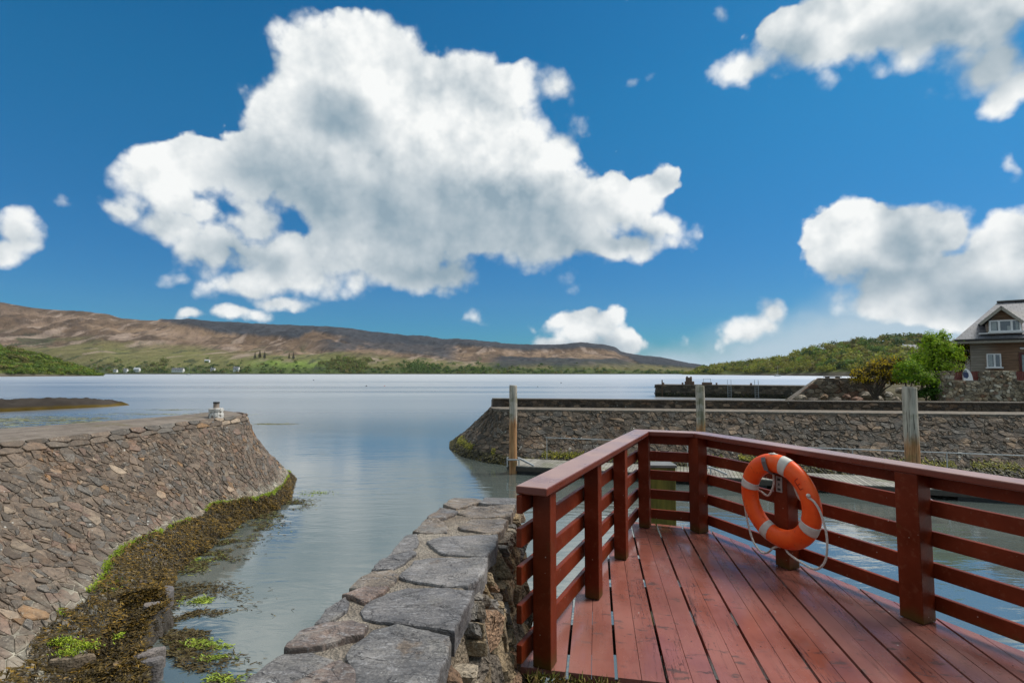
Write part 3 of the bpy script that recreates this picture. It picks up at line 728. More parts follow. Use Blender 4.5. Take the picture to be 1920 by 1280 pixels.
def cap_fn(t, i, P):
    pos = t.pos(); n = t.noise(pos, 2.0, 7, 0.7)
    col = t.mix(t.step(n, 0.3, 0.7), (0.11, 0.085, 0.065), (0.22, 0.18, 0.145))
    col = t.mix(t.m('MULTIPLY', t.step(t.noise(pos, 0.7, 5, 0.65), 0.55, 0.66), 0.7), col, (0.11, 0.09, 0.03))
    col = t.mix(t.step(t.voro(pos, 6.0), 0.12, 0.08), col, (0.35, 0.32, 0.28))
    P('Base Color', col); P('Roughness', 0.85); P('Normal', t.bump(t.noise(pos, 12, 8, 0.7), 0.8, 0.03))
M_cap = material('pier_cap', cap_fn)
mbb.build('mortar_bed', M_pier_mortar, pier, smooth=True)
capb.build('top_surface', M_cap, pier, smooth=True)
ms = MB()
def rot_cells(W, H, cw, ch, ang, rng, jit=0.8):
    D_ = math.hypot(W, H); c_, s_ = math.cos(ang), math.sin(ang); res = []
    def keep(u, v):
        x_ = (u - D_) * c_ - (v - D_) * s_; y_ = (u - D_) * s_ + (v - D_) * c_
        return -0.4 < x_ < W + .4 and -0.4 < y_ < H + .4
    for p_ in cells(2 * D_, 2 * D_, cw, ch, rng, jit, keep):
        q = [((u - D_) * c_ - (v - D_) * s_, (u - D_) * s_ + (v - D_) * c_) for u, v in p_]
        for cl in ((-1, 0, 0), (1, 0, W), (0, -1, 0), (0, 1, H)):
            if len(q) >= 3: q = clip(q, *cl)
        if len(q) >= 3: res.append(q)
    return res
pc = split_cells(rot_cells(U_, 4.3, 0.25, 0.27, R(-14), rng, 1.1), rng, 0.012, 0.22)
stones(ms, pc, pier_pt, rng, PAL_PIER, gap=0.007, h=(0.002, 0.032), tilt=0.10, rough=0.009, base=-0.02, rnd=0.10)
# rounded cope course along the front edge
stones(ms, cells(U_, 0.34, 0.55, 0.34, rng, 0.4), lambda u, v, h: pier_pt(u, v - 0.17, h + 0.03), rng, PAL_PIER, gap=0.02, h=(0.01, 0.035), tilt=0.1)
ms.build('facing_stones', M_pier, pier)

# rocky ledge at the foot of the slope, with a broken drop to the water
led = [(-1.4, 0.5), (-2.4, 3.0), (-3.75, 5.6), (-4.7, 7.1), (-5.35, 8.0), (-5.9, 8.9), (-6.0, 9.6), (-6.7, 10.4), (-7.4, 12.0)]
bl = [(-2.9, 0.5), (-3.8, 3), (-4.95, 5.6), (-5.75, 7.1), (-6.2, 8.0), (-6.6, 8.9), (-6.95, 9.6), (-7.3, 10.4), (-7.75, 12.0)]
def ledge_pt(u, f):
    k = min(int(u), len(led) - 2); g = u - k
    a = (bl[k][0] * (1 - g) + bl[k + 1][0] * g, bl[k][1] * (1 - g) + bl[k + 1][1] * g); b = (led[k][0] * (1 - g) + led[k + 1][0] * g, led[k][1] * (1 - g) + led[k + 1][1] * g)
    x_ = a[0] + (b[0] - a[0]) * f; y = a[1] + (b[1] - a[1]) * f
    fade = 1 - float(sstep(6.4, 7.8, u))
    z_ = (0.20 + 0.16 * f + 0.22 * (float(fbm(x_ * 1.6, y * 1.6, 4, 9)) - 0.5)) * fade + 0.06 * (1 - fade) * (1 - f)
    return Vector((x_, y, z_))
ml = MB(); nu, nf = 140, 26; vs = []
for i in range(nu):
    for j in range(nf):
        u = (len(led) - 1.001) * i / (nu - 1); f = j / (nf - 4)
        if f <= 1: vs.append(ledge_pt(u, f))
        else:
            e_ = ledge_pt(u, 1.0); q = j - (nf - 4)
            vs.append(e_ + Vector((0.06 * q + 0.08 * (float(vnoise(u * 9, q, 3)) - .5), 0.05 * (float(vnoise(u * 7, q + 9, 6)) - .5), -0.20 * q)))
ml.add(vs, [(i * nf + j, i * nf + j + 1, (i + 1) * nf + j + 1, (i + 1) * nf + j) for i in range(nu - 1) for j in range(nf - 1)])
def ledge_fn(t, i, P):
    pos = t.pos(); n = t.noise(pos, 5, 6, 0.65)
    P('Base Color', t.mix(t.step(n, .35, .7), (0.030, 0.024, 0.016), (0.085, 0.068, 0.052))); P('Roughness', 0.5); P('Normal', t.bump(t.noise(pos, 11, 8, .65), 0.9, 0.05))
ledge = ml.build('rock_ledge', material('wet_rock', ledge_fn)); tag(ledge, 'dark wet rock ledge under brown seaweed at the pier foot', 'rock ledge')
# flat stones on the ledge edge
M_rock = stone_mat('loose_rock', lichen=0.1, scale=1.5)
labs = ['grey flat stone at the far corner of the ledge edge', 'large smooth grey flat stone nearest the camera on the ledge edge', 'small dark flat stone beside the large one on the ledge edge', 'brown slanting slab lying by the bright green algae', 'rusty tan boulder on the weed in the middle of the ledge', 'dark broken block above the ledge drop, between far corner and large stone']
for (px, py, z0, rx, ry, ang, c, lab) in ((291, 1136, 0.36, 0.20, 0.13, 0.4, (0.16, 0.145, 0.14), labs[0]), (280, 1222, 0.38, 0.24, 0.13, 0.9, (0.19, 0.165, 0.155), labs[1]), (285, 1238, 0.36, 0.16, 0.12, 0.2, (0.13, 0.12, 0.12), labs[2]),
                                   (135, 1236, 0.36, 0.30, 0.07, 0.5, (0.17, 0.13, 0.09), labs[3]), (236, 1246, 0.34, 0.2, 0.12, 0.1, (0.24, 0.16, 0.08), labs[4]), (306, 1108, 0.36, 0.22, 0.2, 1.1, (0.12, 0.11, 0.11), labs[5])):
    p_ = PZ(px, py, z0); q = MB(); poly = chaikin([(p_.x + (rx * math.cos(a) * math.cos(ang) - ry * math.sin(a) * math.sin(ang)) * rng.uniform(.8, 1.15), p_.y + (rx * math.cos(a) * math.sin(ang) + ry * math.sin(a) * math.cos(ang)) * rng.uniform(.8, 1.15)) for a in [k * 2 * math.pi / 7 for k in range(7)]])
    stones(q, [poly], lambda u, v, h: Vector((u, v, z0 - 0.05 + h)), rng, ([c], [1]), gap=0.0, h=(0.07, 0.09), tilt=0.15, base=-0.22)
    tag(q.build('flat_stone', M_rock), lab, 'stone')

# seaweed on the slope foot and the ledge; bright algae along its upper edge; weed adrift
def frond(mb, p_, d, L_, wd, nrm, rng, col, seg=2):
    d = d.normalized(); side = nrm.cross(d).normalized() * wd; vs = []; fs = []; q = Vector(p_)
    for k in range(seg + 1):
        wk = (1 - 0.55 * abs(2 * k / seg - 0.8)) 
        vs += [q - side * wk + nrm * rng.uniform(0, .012), q + side * wk + nrm * rng.uniform(0, .02)]
        q = q + d * (L_ / seg) + nrm * rng.uniform(-.02, .025)
    for k in range(seg): fs.append((2 * k, 2 * k + 1, 2 * k + 3, 2 * k + 2))
    w_ = rng.uniform(0.55, 1.5); mb.add(vs, fs, tuple(c * w_ for c in col))
WEED = [(0.105, 0.066, 0.012), (0.070, 0.048, 0.012), (0.165, 0.095, 0.012), (0.040, 0.028, 0.012), (0.21, 0.125, 0.016)]
sw = MB(); al = MB(); rng = random.Random(8)
def rnd_dir(): a = rng.uniform(0, 6.283); return Vector((math.cos(a), math.sin(a), 0))
def edge_v(u): return 3.20 + 0.55 * (float(fbm(u * 0.55, 2.2, 4, 71)) - 0.5) - 0.12 * float(sstep(7, 11, u)) + 0.40 * float(sstep(15.0, 18.5, u))
for _ in range(30000):
    u = rng.uniform(2.5, U_ - 0.3); ev = edge_v(u); v = ev + (4.15 - ev) * rng.random() ** 0.9
    a = pier_pt(u, v, 0.05); b = pier_pt(u, v + 0.2, 0.05); d = (b - a).normalized(); nr = Vector((0.45, 0, 0.9)).normalized()
    dd = (d + rnd_dir() * 0.9).normalized()
    lump = float(fbm(u * 2.2, v * 2.2, 3, 15))
    frond(sw, a + nr * max(0, (lump - 0.42) * 0.5), dd, rng.uniform(.04, .11), rng.uniform(.006, .017), nr, rng, rng.choices(WEED, [4, 4, 3, 4, 1] if lump > .5 else [2, 4, 1, 6, .3])[0])
for _ in range(34000):
    u = rng.uniform(0.8, len(led) - 1.05); f = rng.random() ** 0.85 * 1.04
    p_ = ledge_pt(u, f); lump = float(fbm(p_.x * 1.7, p_.y * 1.7, 4, 33))
    if lump < 0.36 and rng.random() < 0.75: continue
    p_ += Vector((0, 0, 0.02 + max(0, lump - .45) * 0.35))
    if f > 0.96 and rng.random() < .6: continue
    if f > 1: p_.z -= rng.random() * 0.3
    frond(sw, p_, rnd_dir() + Vector((0.5, -0.2, 0)), rng.uniform(.035, .10), rng.uniform(.005, .015), Vector((rng.uniform(-.4, .4), rng.uniform(-.4, .4), 1)).normalized(), rng, rng.choices(WEED, [4, 4, 3, 4, 1] if lump > .52 else [2, 5, 1, 6, .3])[0])
def weed_fn(t, i, P): P('Base Color', t.attr('Col')); P('Roughness', 0.55); P('Specular IOR Level', 0.25)
M_weed = material('seaweed', weed_fn)
tag(sw.build('seaweed', M_weed), 'brown bladder seaweed over the pier foot and ledge', 'seaweed', kind='stuff')
ALG = [(0.20, 0.27, 0.012), (0.27, 0.33, 0.02), (0.14, 0.20, 0.012)]
for _ in range(9000):
    u = rng.uniform(3.5, U_ - 0.6)
    if fbm(u * 1.3, 5.5, 4, 81) < 0.42 - 0.10 * float(sstep(15, 17, u)): continue
    v = edge_v(u) + rng.gauss(-0.02, 0.035) + (0.02 if u < 12 else 0)
    a = pier_pt(u, v, 0.075); frond(al, a, Vector((0.7, 0, -.6)) + rnd_dir() * .7, rng.uniform(.02, .055), rng.uniform(.005, .012), Vector((.45, 0, .9)), rng, rng.choice(ALG))
for (px, py, n_, sx, sy) in ((112, 1206, 420, .26, .07), (160, 1214, 200, .16, .07), (128, 1226, 160, .14, .06), (100, 1190, 120, .1, .1), (215, 1092, 150, .12, .12), (200, 1108, 110, .1, .06), (222, 1196, 60, .05, .05)):
    c = PZ(px, py, 0.42)
    for _ in range(n_):
        p_ = c + Vector((rng.gauss(0, sx * .6), rng.gauss(0, sy * .8), rng.uniform(0, .05))); frond(al, p_, rnd_dir(), rng.uniform(.02, .05), rng.uniform(.005, .012), Vector((0, 0, 1)), rng, rng.choice(ALG))
tag(al.build('green_algae', M_weed), 'bright yellow green algae fringing the seaweed on the pier', 'algae', kind='stuff')
fl = MB()
def drift(c, n_, sx, sy, cols, L0=.03, L1=.12, thr=.5, cs=1.5):
    for _ in range(n_):
        x_ = c[0] + rng.gauss(0, sx); y = c[1] + rng.gauss(0, sy)
        if fbm(x_ * cs, y * cs * 1.6, 4, 52) < thr: continue
        frond(fl, (x_, y, 0.006), Vector((rng.uniform(-1, 1), rng.uniform(-.35, .35), 0)), rng.uniform(L0, L1), rng.uniform(.008, .02), Vector((0, 0, 1)), rng, rng.choice(cols), 1)
BR = [(0.085, 0.06, 0.018), (0.06, 0.042, 0.018), (0.11, 0.085, 0.03)]
for k in range(7):
    u = 2.2 + k * 0.85; e_ = ledge_pt(min(u, 7.9), 1.0); drift((e_.x + .45, e_.y), 1500, .42, .45, BR, thr=.50)
for (px, py) in ((400, 1040), (430, 1015), (470, 990), (510, 965), (545, 945), (380, 1060)):
    c = PZ(px, py, 0); drift((c.x - .1, c.y), 1300, .40, .35, BR + [(0.15, 0.16, 0.04)], thr=.47)
for (px, py, n_, sx, sy) in ((372, 1205, 320, .16, .05), (400, 1236, 380, .16, .06), (420, 1272, 240, .15, .06), (375, 1125, 400, .2, .1), (590, 925, 260, .3, .2), (360, 1050, 200, .3, .1), (395, 1212, 200, .2, .05)):
    c = PZ(px, py, 0); drift((c.x, c.y), n_, sx, sy, [(0.24, 0.30, 0.03), (0.18, 0.24, 0.03)], .03, .08, .40, 3)
for (px, py, n_, sx, sy, L1) in ((40, 785, 1500, 5, 2.2, .9), (120, 790, 1500, 5, 2.0, .9), (215, 790, 900, 4, 1.5, .8), (290, 776, 700, 4, 1.2, .8), (30, 800, 900, 3, 1.4, .7), (505, 795, 220, 1.2, .25, .5), (330, 768, 300, 4, .8, .8)):
    c = PZ(px, py, 0)
    for _ in range(n_):
        x_ = c.x + rng.gauss(0, sx); y = c.y + rng.gauss(0, sy)
        if fbm(x_ * .25, y * 1.3, 4, 57) < .53: continue
        frond(fl, (x_, y, 0.006), Vector((1, rng.uniform(-.1, .1), 0)), rng.uniform(.2, L1), rng.uniform(.02, .05), Vector((0, 0, 1)), rng, rng.choice([(0.20, 0.19, 0.10), (0.16, 0.15, 0.07), (0.10, 0.09, 0.05), (0.26, 0.27, 0.12)]), 1)
tag(fl.build('floating_weed', M_weed), 'loose brown and green weed drifting on the water around the pier', 'seaweed', kind='stuff')

# bollard on the pier end: white stone base with a dark iron post
def bollard():
    b = PZ(405, 782, PIER_TOP + 0.12); root = empty('stone_bollard', b); rr = random.Random(4)
    mb = MB(); n = 16
    for k in range(n):                                   # rough whitewashed drum with a flat cope
        pass
    prof = [(0.31, -0.15), (0.31, 0.12), (0.28, 0.26), (0.30, 0.27), (0.305, 0.38), (0.28, 0.40), (0.02, 0.41)]
    vs = [(b.x + a * (1 + rr.uniform(-.05, .05)) * math.cos(2 * math.pi * i / n), b.y + a * (1 + rr.uniform(-.05, .05)) * math.sin(2 * math.pi * i / n), b.z + h) for a, h in [(q * .80, r_ * .8) for q, r_ in prof] for i in range(n)]
    mb.add(vs, [(k * n + i, k * n + (i + 1) % n, k * n + n + (i + 1) % n, k * n + n + i) for k in range(len(prof) - 1) for i in range(n)])
    def fn(t, i, P):
        pos = t.pos(); P('Base Color', t.mix(t.step(t.noise(pos, 9, 5, .7), .50, .60), (0.62, 0.60, 0.56), (0.16, 0.13, 0.11))); P('Roughness', .9); P('Normal', t.bump(t.noise(pos, 14, 5), .8, .03))
    mb.build('base', material('worn_whitewash', fn), root)
    m2 = MB(); m2.tube([(b.x, b.y, b.z + .30), (b.x, b.y, b.z + .485)], .098, 14); m2.build('post', plain('pale_iron', (0.30, 0.24, 0.20), .7), root)
    m3 = MB(); m3.tube([(b.x, b.y, b.z + .485), (b.x, b.y, b.z + .54)], .106, 14); m3.build('post_cap', plain('dark_iron', (0.03, 0.028, 0.026), .6), root)
    tag(root, 'whitewashed stone bollard with a dark capped post on the left pier end', 'bollard')
bollard()

# ------------------------------------------------------------------ breakwater across the basin
BW_Z = 2.475
bw_top = [(34.0, 22.4), (22.8, 24.0), (11, 25.75), (0.2, 27.35), (-0.55, 27.6), (-0.95, 28.2), (-1.1, 29.0), (-1.15, 30.2)]
bw_bot = [(34.0, 20.2), (22.8, 21.9), (11, 23.6), (0.6, 25.1), (-1.1, 26.3), (-2.6, 28.4), (-3.5, 31.0), (-3.9, 34.5)]
bl_ = polyparam(bw_top); BU = bl_[-1]
wt = []                                                   # stretch the parameter round the cone end
acc = 0
for k in range(len(bw_top)):
    if k: acc += max(bl_[k] - bl_[k - 1], 0.62 * math.hypot(bw_bot[k][0] - bw_bot[k - 1][0], bw_bot[k][1] - bw_bot[k - 1][1]))
    wt.append(acc)
BU = wt[-1]
def bw_pt(u, v, h=0.0, SL=3.25):
    k = max(i for i in range(len(wt)) if wt[i] <= max(u, 0) + 1e-9); k = min(k, len(wt) - 2)
    f = (u - wt[k]) / (wt[k + 1] - wt[k]); s_ = v / SL
    a = Vector((bw_top[k][0] + (bw_top[k + 1][0] - bw_top[k][0]) * f, bw_top[k][1] + (bw_top[k + 1][1] - bw_top[k][1]) * f, BW_Z))
    b = Vector((bw_bot[k][0] + (bw_bot[k + 1][0] - bw_bot[k][0]) * f, bw_bot[k][1] + (bw_bot[k + 1][1] - bw_bot[k][1]) * f, 0.0))
    tg = Vector((bw_top[k + 1][0] - bw_top[k][0], bw_top[k + 1][1] - bw_top[k][1], 0)).normalized()
    nr = (b - a).normalized().cross(tg); nr = -nr if nr.z < 0 else nr
    return a + (b - a) * s_ + nr.normalized() * (h - 0.08 * math.sin(math.pi * min(max(s_, 0), 1)))
rng = random.Random(77)
PAL_BW = ([(0.105, 0.080, 0.058), (0.076, 0.064, 0.050), (0.130, 0.096, 0.068), (0.100, 0.090, 0.078), (0.160, 0.116, 0.078), (0.24, 0.17, 0.115)], [5, 4, 4, 3, 1.6, 0.8])
M_bw = stone_mat('breakwater_stone', lichen=0.55, tide=(0.42, 0.55), scale=0.8, streak=True, lich_scale=5.0)
M_bw_m = stone_mat('breakwater_mortar', lichen=0, tide=(0.4, .5), mortar=((0.07, 0.055, 0.045), (0.13, 0.105, 0.085)), streak=True, bumpd=0.02)
bw = empty('stone_breakwater', (10, 27, 0)); tag(bw, 'long dark stone breakwater with a cone shaped end and a low parapet across the basin', 'breakwater')
mb = MB(); nu, nv = 110, 16
mb.add([bw_pt(BU * i / (nu - 1), 3.9 * j / (nv - 1)) for i in range(nu) for j in range(nv)], [(i * nv + j, i * nv + j + 1, (i + 1) * nv + j + 1, (i + 1) * nv + j) for i in range(nu - 1) for j in range(nv - 1)])
mb.build('mortar_bed', M_bw_m, bw, smooth=True)
ms = MB(); stones(ms, split_cells(cells(BU, 3.6, 0.46, 0.26, rng, 1.1), rng, 0.02, 0.3), bw_pt, rng, PAL_BW, gap=0.010, h=(0.004, 0.05), tilt=0.14, rough=0.012)
ms.build('facing_stones', M_bw, bw)
# cope, walkway and parapet
rear = [(34.0, 24.2), (24.4, 25.6), (11.8, 27.45), (0.2, 29.2), (-0.55, 29.35)]
mw = MB(); fr = [(34.0, 22.35), (22.8, 23.95), (11, 25.7), (0.2, 27.3), (-0.6, 27.55)]
rear2 = [(34.0, 26.0), (24.4, 27.4), (11.8, 29.2), (0.2, 30.9), (-1.2, 30.6)]
for k in range(len(fr) - 1):
    a, b, c, d = fr[k], fr[k + 1], rear2[k + 1], rear2[k]
    mw.prism([b, a, d, c] if False else [a, d, c, b][::-1], BW_Z - 0.14, BW_Z + 0.055 + 0.001 * k)
mw.prism([(-0.6, 27.55), (-1.0, 28.2), (-1.15, 29.0), (-1.2, 30.6)], BW_Z - 0.14, BW_Z + 0.05)
M_conc = stone_mat('weathered_concrete', lichen=0.15, mortar=((0.12, 0.102, 0.082), (0.21, 0.18, 0.148)), scale=0.7)
mw.build('walkway', M_conc, bw, bevel=0.02)
PAR_H = 2.93
def par_pt(u, v, h):                                     # v: 0 at top
    L_ = polyparam(rear); k = min(max(i for i in range(len(L_)) if L_[i] <= max(u, 0) + 1e-9), len(L_) - 2); f = (u - L_[k]) / (L_[k + 1] - L_[k])
    a, b = rear[k], rear[k + 1]; tg = Vector((b[0] - a[0], b[1] - a[1], 0)).normalized(); nr = Vector((tg.y, -tg.x, 0)); nr = -nr if nr.y > 0 else nr
    return Vector((a[0] + (b[0] - a[0]) * f, a[1] + (b[1] - a[1]) * f, PAR_H - v)) + nr * h
LP = polyparam(rear)[-1]
mp = MB(); stones(mp, cells(LP, PAR_H - BW_Z, 0.34, 0.16, rng, 0.9), par_pt, rng, ([(0.10, 0.074, 0.052), (0.07, 0.054, 0.042), (0.17, 0.12, 0.082), (0.26, 0.185, 0.13)], [4, 4, 2, 1]), gap=0.012, h=(.01, .05), rough=.01)
mp.build('parapet_stones', M_bw, bw)
mc = MB()
for k in range(len(rear) - 1):
    a, b = rear[k], rear[k + 1]; a2 = (a[0] + .07, a[1] + .5); b2 = (b[0] + .07, b[1] + .5)
    if k == len(rear) - 2: b = (-1.05, 29.4); b2 = (-1.15, 29.9)
    mc.prism([a, a2, b2, b][::-1], 0.5, PAR_H - 0.035 + 0.001 * k)
mc.build('parapet_core', M_bw_m, bw)
mcc = MB()
for k in range(len(rear) - 1):
    a, b = rear[k], rear[k + 1]; a1 = (a[0], a[1] - .07); b1 = (b[0], b[1] - .07); a2 = (a[0] + .07, a[1] + .55); b2 = (b[0] + .07, b[1] + .55)
    if k == len(rear) - 2: b1 = (-1.0, 29.32); b2 = (-1.12, 29.95)
    mcc.prism([a1, a2, b2, b1][::-1], PAR_H - 0.03, PAR_H + 0.045 + 0.001 * k)
mcc.build('parapet_cope', stone_mat('cope_stone', lichen=.2, mortar=((0.07, 0.06, 0.05), (0.15, 0.125, 0.10)), scale=.7), bw, bevel=.02)
# sea side of the cone end and of the bank
mr = MB(); prof = [(34, 26.0, 2.4), (24, 27.4, 2.4), (11, 29.2, 2.4), (-1.2, 30.6, 2.45)]
mr.add([p_ for p_ in prof] + [(34, 29.5, -.2), (24, 31, -.2), (11, 33, -.2), (-3.9, 34.6, -.2)], [(i, i + 1, 5 + i, 4 + i) for i in range(3)]); mr.build('sea_face', M_bw_m, bw)

# moss and weed at the breakwater foot
mo = MB(); rng = random.Random(12)
for _ in range(9000):
    u = rng.uniform(2, BU - .5); q = fbm(u * .8, 1.7, 4, 5)
    right = 1 - float(sstep(12, 22, u)); v = 2.55 + rng.gauss(0, .10 + .05 * right) + .3 * (float(fbm(u * .5, 4.4, 3, 6)) - .5)
    if q < 0.50 - 0.14 * right: continue
    frond(mo, bw_pt(u, v, .06), Vector((0, -.6, -.7)) + rnd_dir() * .8, rng.uniform(.05, .12), rng.uniform(.012, .03), Vector((0, -.7, .7)), rng, rng.choice([(0.23, 0.20, 0.015), (0.17, 0.165, 0.015), (0.10, 0.11, 0.014)]))
for _ in range(12000):
    u = rng.uniform(2, BU - .3); v = 2.72 + .6 * rng.random()
    frond(mo, bw_pt(u, v, .06), Vector((0, -.6, -.7)) + rnd_dir() * .8, rng.uniform(.08, .2), rng.uniform(.02, .05), Vector((0, -.7, .7)), rng, rng.choice([(0.028, 0.026, 0.012), (0.05, 0.045, 0.014), (0.018, 0.018, 0.012), (0.09, 0.075, 0.016)]))
tag(mo.build('seaweed_fringe', M_weed), 'yellow green moss and dark weed along the breakwater foot', 'seaweed', kind='stuff')

# ------------------------------------------------------------------ floating pontoon with piles
PT_Z = 0.36
f0 = PZ(953, 872, PT_Z); f1 = PZ(1695, 913, PT_Z); dr = (f1 - f0); dr.z = 0; dr.normalize(); nrm_ = Vector((-dr.y, dr.x, 0))
f1 = f0 + dr * 27
pon = empty('floating_pontoon', f0); tag(pon, 'long grey slatted floating pontoon in the basin', 'pontoon')
def slat_fn(t, i, P):
    pos = t.pos(); n = t.noise(pos, 6, 5)
    col = t.mix(t.step(n, .3, .7), (0.20, 0.19, 0.165), (0.33, 0.31, 0.27)); col = t.mix(t.m('MULTIPLY', t.step(t.noise(pos, .8, 4), .5, .62), .5), col, (0.10, 0.11, 0.04))
    P('Base Color', t.mix(t.isl(), t.vm('MULTIPLY', col, (.75, .75, .75)), t.vm('MULTIPLY', col, (1.2, 1.2, 1.2)))); P('Roughness', .75)
M_slat = material('grey_slats', slat_fn)
sl = MB(); k = 0.0
while k < 26.8:
    c = f0 + dr * (k + .065) + nrm_ * 1.0; sl.box(c + Vector((0, 0, -.02)), (dr, nrm_, (0, 0, 1)), (.118, 2.0, .04)); k += .135
sl.build('deck_slats', M_slat, pon)
M_wetwood = plain('wet_dark_wood', (0.045, 0.038, 0.030), .6, bump=.4)
be = MB()
for off in (0.03, 1.0, 1.97): be.bar(f0 + nrm_ * off + Vector((0, 0, -.13)), f1 + nrm_ * off + Vector((0, 0, -.13)), .07, .18)
be.bar(f0 - dr * .03 + Vector((0, 0, -.10)), f0 - dr * .03 + nrm_ * 2.0 + Vector((0, 0, -.10)), .06, .2)
be.build('frame', M_wetwood, pon)
for q in range(7):
    c = f0 + dr * (1.3 + q * 4.0) + nrm_ * 1.0; fb = MB(); fb.box(c + Vector((0, 0, -.33)), (dr, nrm_, (0, 0, 1)), (2.0, 1.7, .24)); fb.build('float', plain('float_plastic', (0.03, 0.03, 0.03), .5) if q == 0 else bpy.data.materials['float_plastic'], pon, bevel=.04)
# handrail along the far side
M_galv = plain('galvanised_steel', (0.42, 0.44, 0.45), .45, .6, var=.15)
hrail = empty('handrail', f0 + nrm_ * 1.95 + dr * 1.5); tag(hrail, 'thin galvanised handrail on the back of the pontoon', 'handrail')
hb = f0 + nrm_ * 1.95
mt = MB(); mt.tube([hb + dr * 1.2 + Vector((0, 0, 1.02)), hb + dr * 26.5 + Vector((0, 0, 1.02))], .022, 6); mt.build('rail', M_galv, hrail)
for q in range(9):
    mt = MB(); c = hb + dr * (1.25 + 3.1 * q); mt.tube([c, c + Vector((0, 0, 1.02))], .020, 6); mt.build('stanchion', M_galv, hrail)
# timber piles
def pile_fn(t, i, P):
    pos = t.pos(); zz = t.sep(pos)[2]; n = t.noise(t.scale(pos, (9, 9, .7)), 1.6, 5, .6)
    grey = t.mix(t.step(n, .3, .7), (0.30, 0.26, 0.21), (0.58, 0.52, 0.43)); rust = t.mix(t.step(n, .3, .7), (0.32, 0.14, 0.050), (0.54, 0.30, 0.14))
    f = t.step(t.m('ADD', zz, t.m('MULTIPLY', n, .9)), 3.05, 2.55)
    col = t.mix(f, grey, rust); col = t.mix(t.step(t.noise(t.scale(pos, (14, 14, .6)), 2.2, 3), .60, .66), col, (0.035, 0.028, 0.02))
    col = t.mix(t.m('MULTIPLY', t.step(t.noise(pos, 2.4, 4), .52, .66), .5), col, (0.12, 0.115, 0.03)); P('Base Color', col); P('Roughness', .8); P('Normal', t.bump(n, .6, .03))
M_pile = material('pile_timber', pile_fn)
def pile(px, y, ptop, r, lab):
    top = PY(px, ptop, y); root = empty('timber_pile', (top.x, top.y, 0)); mb = MB(); rr = random.Random(px)
    zs = [-1.2, 0, .6, 1.2, 2, 2.8, top.z - .05, top.z]
    mb.tube([(top.x + rr.uniform(-.01, .01), top.y, q) for q in zs], r, 18, radii=[r * (1 + rr.uniform(-.02, .02)) for q in zs[:-1]] + [r * .93])
    mb.build('pile_shaft', M_pile, root)
    g = MB(); z_ = PT_Z + .28; c = Vector((top.x, top.y, z_)); s_ = r + .08
    for sx in (-1, 1):
        g.bar(c + Vector((sx * s_, -s_, 0)), c + Vector((sx * s_, s_, 0)), .05, .07); g.bar(c + Vector((-s_, sx * s_, .002)), c + Vector((s_, sx * s_, .002)), .05, .065)
        for sy in (-1, 1): g.bar(c + Vector((sx * s_, sy * s_, 0)), c + Vector((sx * s_, sy * s_, -.30)), .05, .05, up=(1, 0, 0))
    g.bar(c + Vector((s_ + .03, 0, 0)), c + dr * .95 + Vector((0, 0, -.26)), .05, .07); g.bar(c + Vector((s_ + .03, .2, 0)), c + dr * .8 + nrm_ * .3 + Vector((0, 0, -.26)), .05, .05)
    g.build('pile_guide', M_galv, root, bevel=.006)
    tag(root, lab, 'timber pile', 'timber piles holding the pontoon')
pile(962, 23.55, 722, .175, 'rusty streaked timber pile at the left end of the pontoon')
pile(1312.5, 21.6, 722, .175, 'grey timber pile behind the corner of the railing')
pile(1705, 16.3, 725, .195, 'thickest timber pile, grey above and orange below, right of the life ring')

